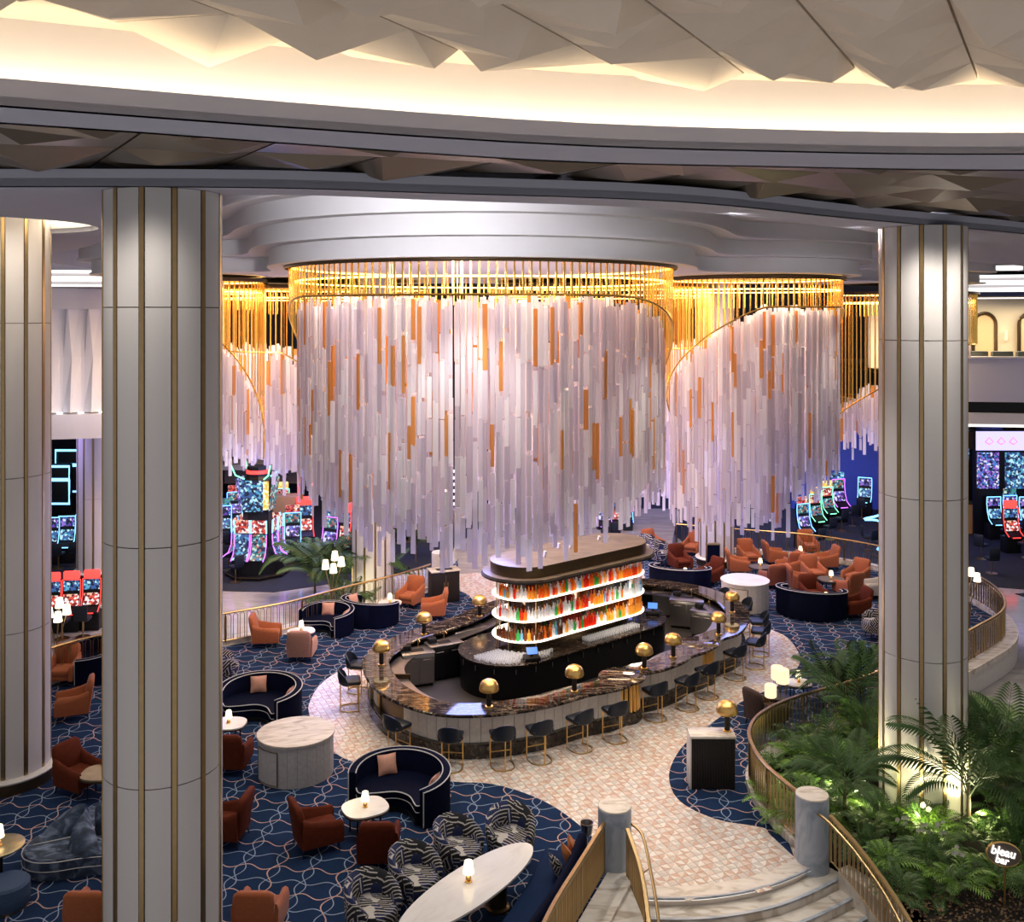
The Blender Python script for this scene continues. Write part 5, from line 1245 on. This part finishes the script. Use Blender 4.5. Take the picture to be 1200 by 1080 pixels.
# tall carousel of machines left of the palms
x, y = xy(302, 672, -.6); t = thing('slot_carousel', 'tall octagonal slot carousel with violet and cyan screens, left of the palms', 'slot machine', (x, y, -.588), .3)
MB().lathe([(1.35, 0), (1.35, .12), (1.1, .16), (1.05, .8), (.62, 1.2), (.60, 4.0), (.45, 4.2), (.45, 4.6), (.001, 4.65)], 8).build('body', M['black'], t, smooth=0)
MB().lathe([(1.37, .12), (1.37, .15), (1.33, .15)], 8, cap=False).build('base_trim', M['brass'], t, smooth=0)
for k in range(8):
    a = k*PI/4+PI/8; m4 = Matrix.Rotation(a-PI/2-PI, 4, 'Z')
    if k % 2 == 1:
        for s in (-1, 1):
            mb = MB(); mb.T = Matrix.Rotation(a+PI/2, 4, 'Z'); X0 = .36*s; mb.loft([[(X0-.31, yy, z), (X0+.31, yy, z)] for yy, z in ((-1.25, .85), (-.98, 1.05), (-.86, 1.4), (-.84, 1.85))], False, closed=False); mb.build('curved_screen', SCR[2 if s > 0 else 0], t, smooth=0)
            mb = MB(); mb.T = Matrix.Rotation(a+PI/2, 4, 'Z'); mb.loft([[(X0-.31, yy, z), (X0+.31, yy, z)] for yy, z in ((-.84, 1.9), (-.86, 2.45))], False, closed=False); mb.build('upper_screen', SCR[3], t, smooth=0)
            for e in (-.33, .33):
                mb = MB(); mb.T = Matrix.Rotation(a+PI/2, 4, 'Z'); mb.tube([(X0+e, yy-.02, z) for yy, z in ((-1.28, .83), (-1.0, 1.05), (-.88, 1.4), (-.86, 1.85))], .022, 5); mb.build('neon_tube', M['neon_pink'], t)
                mb = MB(); mb.T = Matrix.Rotation(a+PI/2, 4, 'Z'); mb.tube([(X0+e, yy-.02, z) for yy, z in ((-.86, 1.9), (-.88, 2.45))], .03, 5); mb.build('neon_tube', M['neon_cyan'], t)
        mb = MB(); mb.T = Matrix.Rotation(a+PI/2, 4, 'Z'); mb.loft([[(-.45, -.62-.0, 2.75), (.45, -.62, 2.75)], [(-.52, -.80, 4.1), (.52, -.80, 4.1)]], False, closed=False); mb.build('tall_screen', SCR[[0, 1, 0, 2][k//2]], t, smooth=0)
    else:
        mb = MB(); mb.T = Matrix.Rotation(a+PI/2, 4, 'Z'); mb.box(-.2, .2, -.64, -.60, 2.8, 4.0); mb.build('lit_panel', SCR[4], t, smooth=0)
        mb = MB(); mb.T = Matrix.Rotation(a+PI/2, 4, 'Z'); mb.tube([(0, -.6, 4.1), (0, -1.0, 4.3), (0, -1.2, 4.75)], .03, 5); mb.build('neon_arm', M['neon_green'], t)
MB().lathe([(.47, 4.3), (.47, 4.45)], 20).build('crown_light', M['neon_red'], t)
for px, py, k, rz, lab in [(384, 668, 'violet', -.5, 'curved slot machine with violet neon right of the palms'), (400, 660, 'red', -.5, 'curved slot machine with red neon arcs beside the slim column'), (414, 652, 'red', -.5, 'third curved slot machine touching the slim column'),
                           (357, 650, 'red', .3, 'slot machine with tall red neon behind the palms'), (343, 655, 'blue', .2, 'blue-lit slot machine between carousel and palms'), (470, 632, 'blue', -.3, 'blue neon slot machine right of the slim column'), (488, 630, 'blue', -.3, 'second blue neon slot machine right of the slim column'), (505, 627, 'blue', -.3, 'third blue neon slot machine right of the slim column'),
                           (719, 633, 'red', 0, 'red-lit slot machine above the tower canopy'), (733, 630, 'white', 0, 'slot machine with pale topper above the tower canopy'), (708, 634, 'violet', 0, 'violet slot machine seen through the crystal tips'),
                           (944, 642, 'blue', .4, 'blue-lit slot machine nearest the back railing'), (958, 628, 'green', .4, 'green-lit slot machine with gold topper beyond the back railing'), (972, 618, 'green', .4, 'second green-lit slot machine beyond the back railing'), (985, 612, 'violet', .3, 'slot machine with a red topper in front of the blue curved wall'), (996, 590, 'white', .3, 'slot machine with white topper before the blue curved wall'), (1013, 604, 'cyan', -.5, 'slot machine with white neon arms by the blue wall'),
                           (1167, 632, 'cyan', .1, 'white-screened slot machine right of the big right column'), (1186, 630, 'white', .1, 'slot machine behind the red one at the right edge'), (1187, 648, 'red', .1, 'red slot machine at the right edge of the view'), (1205, 632, 'cyan', .1, 'slot machine cut by the right edge'),
                           (262, 645, 'white', .3, 'slot machine at the right edge of the big column'), (275, 625, 'blue', .3, 'distant slot machine behind the carousel'), (330, 620, 'green', .1, 'distant green slot machine behind the carousel')]:
    SL(px, py, k, rz, lab, 1.1 if px in (384, 400, 414, 357, 985) else 1.0)
for k, (px, py) in enumerate([(268, 668), (276, 682), (335, 655), (337, 640), (1030, 652), (1017, 645), (1150, 655), (1162, 672)]):
    x, y = xy(px, py, -.6); place(GS, (x, y, -.588), k*.9, ['gaming chair left of the carousel, farther', 'gaming chair left of the carousel, nearer', 'gaming chair right of the carousel, nearer', 'gaming chair right of the carousel, farther', 'gaming chair beside the outline of white neon', 'gaming chair just left of the white neon outline', 'gaming chair right of the big right column', 'gaming chair before the red slot machine at the right edge'][k], 'gaming chairs')
# red neon pylon and wooden plinths, striped light totem
x, y = xy(358, 640, -.6); t = thing('neon_pylon', 'tall red neon pylon behind the palms', 'sign', (x, y, -.588)); MB().box(-.35, .35, -.3, .3, 0, .3).build('base', M['black'], t); 
for s in (-.28, .28): MB().tube([(s, -.1, .3), (s, -.1, 4.2)], .09, 8).build('neon_tube', M['neon_red'], t)
x, y = xy(345, 645, -.6); t = thing('wood_pedestal', 'wooden pedestal left of the red neon pylon', 'pedestal', (x-.3, y, -.588)); MB().rbox(-.6, .6, -.5, .5, 0, 2.6, .02).build('body', flat('light_wood', (.30, .18, .11), .5), t)
x, y = xy(523, 634, -.6); t = thing('light_totem', 'gold plinth with a stack of glowing white bars, left of the walkway', 'sign', (x, y, -.588)); MB().rbox(-.45, .45, -.3, .3, 0, 1.6, .02).build('plinth', M['brass'], t)
for k in range(6): MB().rbox(-.42, .42, -.1, .1, 1.75+.32*k, 1.87+.32*k, .03).build('light_bar', M['sign_white'], t)
x, y = xy(1028, 655, -.6); t = thing('neon_outline', 'white-blue neon outline of a machine at the left of the big right column', 'sign', (x, y, -.588)); MB().tube(smooth_curve([(0, 0, .4), (.35, 0, 1.0), (.1, 0, 1.7), (-.6, 0, 1.8), (.3, 0, 2.1), (.4, 0, 3.0), (.4, 0, 4.9)], 5), .05, 6).build('neon_tube', M['neon_cyan'], t); MB().rbox(.45, .7, -.1, .4, 0, 4.9, .03).build('body', M['black'], t)
# wide sign bank at the right edge
x, y = xy(1190, 640, -.6); t = thing('slot_sign_bank', 'wide glowing violet sign bank over the machines at the right edge', 'sign', (x+.3, y+2.0, -.588)); MB().rbox(-1.3, 1.6, 0, .3, 0, 5.3, .05).build('body', M['black'], t)
MB().box(-1.25, 1.55, -.02, -.005, 4.3, 5.25).build('header', emit('violet_header', (.55, .50, 1), 1.6), t, smooth=0)
for k in range(2): MB().box(-1.2+1.4*k, -.1+1.4*k, -.02, -.005, 2.4, 4.2).build('screen', SCR[0 if k else 1], t, smooth=0)
for i, f_ in enumerate((-.6, .0, .6)): MB().tube([(f_-.2, -.04, 4.72), (f_, -.04, 4.95), (f_+.2, -.04, 4.72), (f_, -.04, 4.6), (f_-.2, -.04, 4.72)], .035, 4).build('ornament', M['neon_pink'], t)
# monoliths in the left gap
for px, py, s, lab in ((66, 612, .62, 'rectangular blue-white neon monolith between the left columns'), (80, 600, .72, 'taller cyan neon monolith behind the other, between the left columns')):
    x, y = xy(px, py, -.6); t = thing('neon_monolith', lab, 'sign', (x, y, -.588)); MB().rbox(-.75, .75, 0, .3, 0, 5.0*s, .05).build('body', M['black'], t)
    for z0, z1 in ((1.6, 3.6), (3.7, 4.8)): MB().tube([(-.7, -.03, z0*s), (.7, -.03, z0*s), (.7, -.03, z1*s), (-.7, -.03, z1*s)], .07, 4, True).build('neon_frame', M['neon_cyan'], t)
# blue curved wall and stair on the right
BW = smooth_curve([(16.0, 56), (19.5, 56), (22.5, 55), (26, 52)], 6)
wallbox('wall_blue_curve', 'curved blue-lit wall of the gaming floor left of the right column', BW, -.6, 4.6, flat('blue_wall', (.05, .10, .55), .6, .1))
mbb = bpy.data.objects.new('sloping_balustrade', None); C.objects.link(mbb); struct(mbb, 'dark sloping ledge with brass edge over the blue curved wall', 'ledge')
MB().loft([[(16, 54.5, 6.4), (16, 55.9, 6.4), (16, 55.9, 5.7), (16, 54.5, 5.7)], [(27, 51, 3.6), (27, 52.5, 3.6), (27, 52.5, 2.6), (27, 51, 2.6)]]).build('ledge', M['bronze'], mbb, smooth=0)
MB().tube([(16, 54.4, 6.5), (27, 50.9, 3.7)], .06, 6).build('edge_trim', M['brass'], mbb)
# left: petal wall on the upper level, stacked white bands, casino column
PW0 = Vector((-20.5, 39)); PW1 = Vector((-16.5, 40))
t = bpy.data.objects.new('wall_petals', None); C.objects.link(t); struct(t, 'white upper wall of tall folded petals lit from below, seen left of the big column', 'wall')
pw = [(-24, 37.5), (-12.5, 40.5)]; dW = Vector((11.5, 3.0)); Lw = dW.length; dW.normalize(); nW = Vector((-dW.y, dW.x))
MB().band(pw, 6.2, 11.6, .3).build('backing', M['plaster'], t); MB().band(pw, 10.7, 11.5, -.35).build('header', M['plaster'], t)
for k in range(15):
    c = Vector(pw[0])+dW*(.4+k*.78)
    P3 = lambda a, b, z: (c.x+dW.x*a-nW.x*b, c.y+dW.y*a-nW.y*b, z)
    mb = MB(); mb.loft([[P3(-.36, 0, 6.6), P3(0, .42, 6.6), P3(.36, 0, 6.6)], [P3(-.30, 0, 8.8), P3(.02, .10, 8.8), P3(.34, 0, 8.8)], [P3(-.2, 0, 10.9), P3(-.1, .32, 10.9), P3(.3, 0, 10.9)]], False, closed=False); mb.build('petal', M['plaster'], t, smooth=0)
    mb = MB(); mb.box(-.1, .1, -.03, .03, 0, .03); f = mb.build('uplight', M['petal_led'], t, smooth=0); f.location = P3(.38, .28, 6.58)
MB().band([(p[0]+nW.x*-.7, p[1]+nW.y*-.7) for p in pw], 5.6, 6.55, .9).build('ledge', M['plaster'], t)
lamp('AREA', 'petal_wash', (-18, 37.2, 7.0), 20, (.8, .8, 1), 6, (R(120), 0, R(14)), sy=.5)
def stacked(name, label, pts_list, mat, cat='wall'):
    t = bpy.data.objects.new(name, None); C.objects.link(t); struct(t, label, cat)
    for (pts, z0, z1, mt) in pts_list: MB().band(pts, z0, z1, .5).build('band', mt, t)
    return t
W_ = M['white_cove']; Pl = M['plaster']
# glowing cove stripes under the ceiling, both sides
for sx, nm in ((-1, 'left'), (1, 'right')):
    for k in range(5):
        z = 11.25+.33*k; d = .5*k
        pts = [(sx*(17.5+d if sx < 0 else 25+d), 36), (sx*(19+d if sx < 0 else 27+d), 41), (sx*(28 if sx < 0 else 38), 46)] if sx < 0 else [(24.5+d, 43), (28+d, 42), (36, 41)]
        pts = [(-34, 43-d*.8), (-24, 42-d*.8), (-13, 43.5-d*.8)] if sx < 0 else [(20, 49-d), (28, 46-d), (40, 42-d)]
        pts = smooth_curve(pts, 6)
        o_ = MB().band(pts, z, z+.20, .4).build('trim_cove_'+nm, W_); struct(o_, f'glowing cove stripe {["lowest","second","third","fourth","top"][k]} of the {nm} stack', 'cove light')
        o_ = MB().band(offset(pts, -.12, False), z+.2, z+.33, .5).build('trim_band_'+nm, Pl); struct(o_, f'plaster band {["lowest","second","third","fourth","top"][k]} of the {nm} stack', 'ceiling')
stacked('trim_round_soffit', 'stacked white rounded bands over the machines between the left columns', [(smooth_curve([(-30, 38), (-21.5, 37.5), (-19.4, 38.8), (-20, 41)], 5), 5.1, 5.55, Pl), (smooth_curve([(-30, 37.6), (-21.8, 37.3), (-19.9, 38.6), (-20.3, 41)], 5), 4.9, 5.1, W_),
         (smooth_curve([(-30, 37.4), (-23, 37.2), (-21.5, 38.6), (-22, 41)], 5), 4.2, 4.8, Pl), (smooth_curve([(-30, 37.2), (-23, 37.1), (-21.9, 38.6), (-22, 41)], 5), 4.0, 4.2, W_)], Pl)
column(-17.6, 41.5, .75, 'far white ribbed column between the left columns', zt=6.0, seams=(-.6, 2.8, 6.0), base=-.6)
o = MB().prism([(-45, 41), (-12, 44), (-12, 66), (-45, 66)], 5.8, 6.3).build('floor_upper_left', M['plaster'], smooth=0); struct(o, 'upper floor slab at the far left')
# wall panelled behind the left machines
wallbox('wall_panelled', 'taupe panelled wall behind the carousel', [(-17, 58), (-9, 58)], .5, 7.5, flat('taupe_panel', (.30, .24, .20), .6))
for k in range(5): o_ = MB().box(-16.5+k*1.6, -16.4+k*1.6, 57.9, 57.95, 1, 7.4).build('trim_panel_joint', M['black'], smooth=0); struct(o_, f'dark vertical joint on the taupe wall, {["first","second","third","fourth","fifth"][k]} from the column')
o = MB().prism([(-19, 56), (-8, 56), (-8, 57.9), (-19, 57.9)], 1.6, 1.9).build('trim_ledge_back', Pl, smooth=0); struct(o, 'pale ledge below the taupe wall')
# right: upper restaurant balcony
t = bpy.data.objects.new('balcony', None); C.objects.link(t); struct(t, 'upper restaurant balcony right of the big column', 'balcony')
bp_ = [(18, 44), (24, 43.2), (36, 41.5)]
MB().band(bp_, 6.6, 8.55, .4).build('fascia', flat('balcony_plaster', (.55, .55, .66), .7, .03), t); MB().band(offset(bp_, -.1, False), 8.55, 8.62, .4).build('coping', M['plaster'], t)
MB().band(offset(bp_, .3, False), 6.1, 6.6, .2).build('shadow_gap', M['black'], t); MB().band(bp_, 5.55, 6.1, .5).build('lower_band', Pl, t); MB().band(offset(bp_, -.02, False), 5.5, 5.6, .3).build('cove_light', W_, t)
MB().prism([(18, 44.2), (24, 43.4), (38, 41.8), (38, 60), (18, 60)], 7.6, 7.8).build('deck', M['bronze'], t, smooth=0)
MB().band([(18, 49.5), (38, 46.5)], 7.8, 11.3, .3).build('rear_wall', flat('warm_cream_wall', (.80, .68, .50), .7, .05), t)
lamp('AREA', 'balcony_light', (24, 46.0, 11.0), 420, (1, .85, .6), 6, sy=1.5)
for k in range(6):
    x = 21.2+k*2.1; y = 49.25-.15*(x-18)
    mb = MB(); arc = [(x-.55, y-.06, 7.8)]+[(x+.55*math.cos(a), y-.06, 10.0+.55*math.sin(a)) for a in [PI-PI*j/10 for j in range(11)]]+[(x+.55, y-.06, 7.8)]
    mb.tube(arc, .09, 5); mb.build('arch_trim', M['bronze'], t); mb = MB(); mb.poly([(p[0], p[1]+.02, p[2]) for p in arc]); mb.build('arch_niche', flat('lit_niche', (.75, .52, .28), .6), t, smooth=0)
    mb = MB(); mb.rbox(x+1.0, x+1.12, y-.12, y-.02, 9.2, 9.7, .02); mb.build('wall_lamp', M['shade_soft'], t)
for k in range(9):
    x = 19.8+k*1.05; y = 43.9-.14*(x-18)+.5; c_ = thing('balcony_sofa', ['grey green balcony seat back nearest the right column', 'grey green balcony seat back, second from the right column', 'grey green balcony seat back, third from the right column', 'grey green balcony seat back, fourth from the right column'][min(k, 3)] if k < 4 else 'grey green balcony seat back near the right edge of the view', 'sofa', (x, y, 7.8), 0, 'balcony seats')
    MB().rbox(-.48, .48, -.1, .12, .0, 1.05, .05).build('backrest', flat('grey_green_leather', (.10, .115, .10), .5) if k == 0 else bpy.data.materials['grey_green_leather'], c_); MB().rbox(-.46, .46, .12, .6, .0, .45, .05).build('seat', bpy.data.materials['grey_green_leather'], c_)
o = MB().prism([(18, 60), (18, 44.5), (38, 41.5), (38, 60)], 11.3, 11.5).build('ceiling_balcony', flat('navy_ceiling', (.03, .05, .16), .5), smooth=0); struct(o, 'dark blue ceiling over the balcony')
# below the balcony: curtain wall of brown slats and lit shelves
wallbox('wall_under_balcony', 'brown slatted wall under the balcony', [(20, 60), (42, 54)], -.6, 5.6, flat('brown_wall', (.06, .035, .025), .6))
for k in range(14):
    x = 24+k*.55; o_ = MB().box(-.07, .07, 0, .1, 0, 4.2).build('trim_slat', M['bronze'], smooth=0); o_.location = (x, 58.6-.27*(x-20), 1.2); struct(o_, 'bronze slat on the wall under the balcony', 'trim')
t = thing('lit_display', 'cyan glowing display wall seen just right of the big right column', 'display', (23.2, 52.5, -.588)); MB().box(-.2, 1.6, 0, .3, 0, 5.6).build('body', M['black'], t, smooth=0)
for k in range(9): MB().box(-.1+.5*(k % 3), .25+.5*(k % 3), -.03, 0, 3.2+.8*(k//3), 3.9+.8*(k//3)).build('screen', SCR[0], t, smooth=0)
o_ = thing('wood_counter', 'honey wood counter right of the big right column', 'counter', (24.5, 49.5, -.588)); MB().rbox(-1.6, 2.6, 0, .8, 0, 1.5, .03).build('body', flat('honey_wood', (.55, .30, .10), .45), o_); MB().rbox(-1.65, 2.65, -.05, .85, 1.5, 1.57, .02).build('top', M['bronze'], o_)
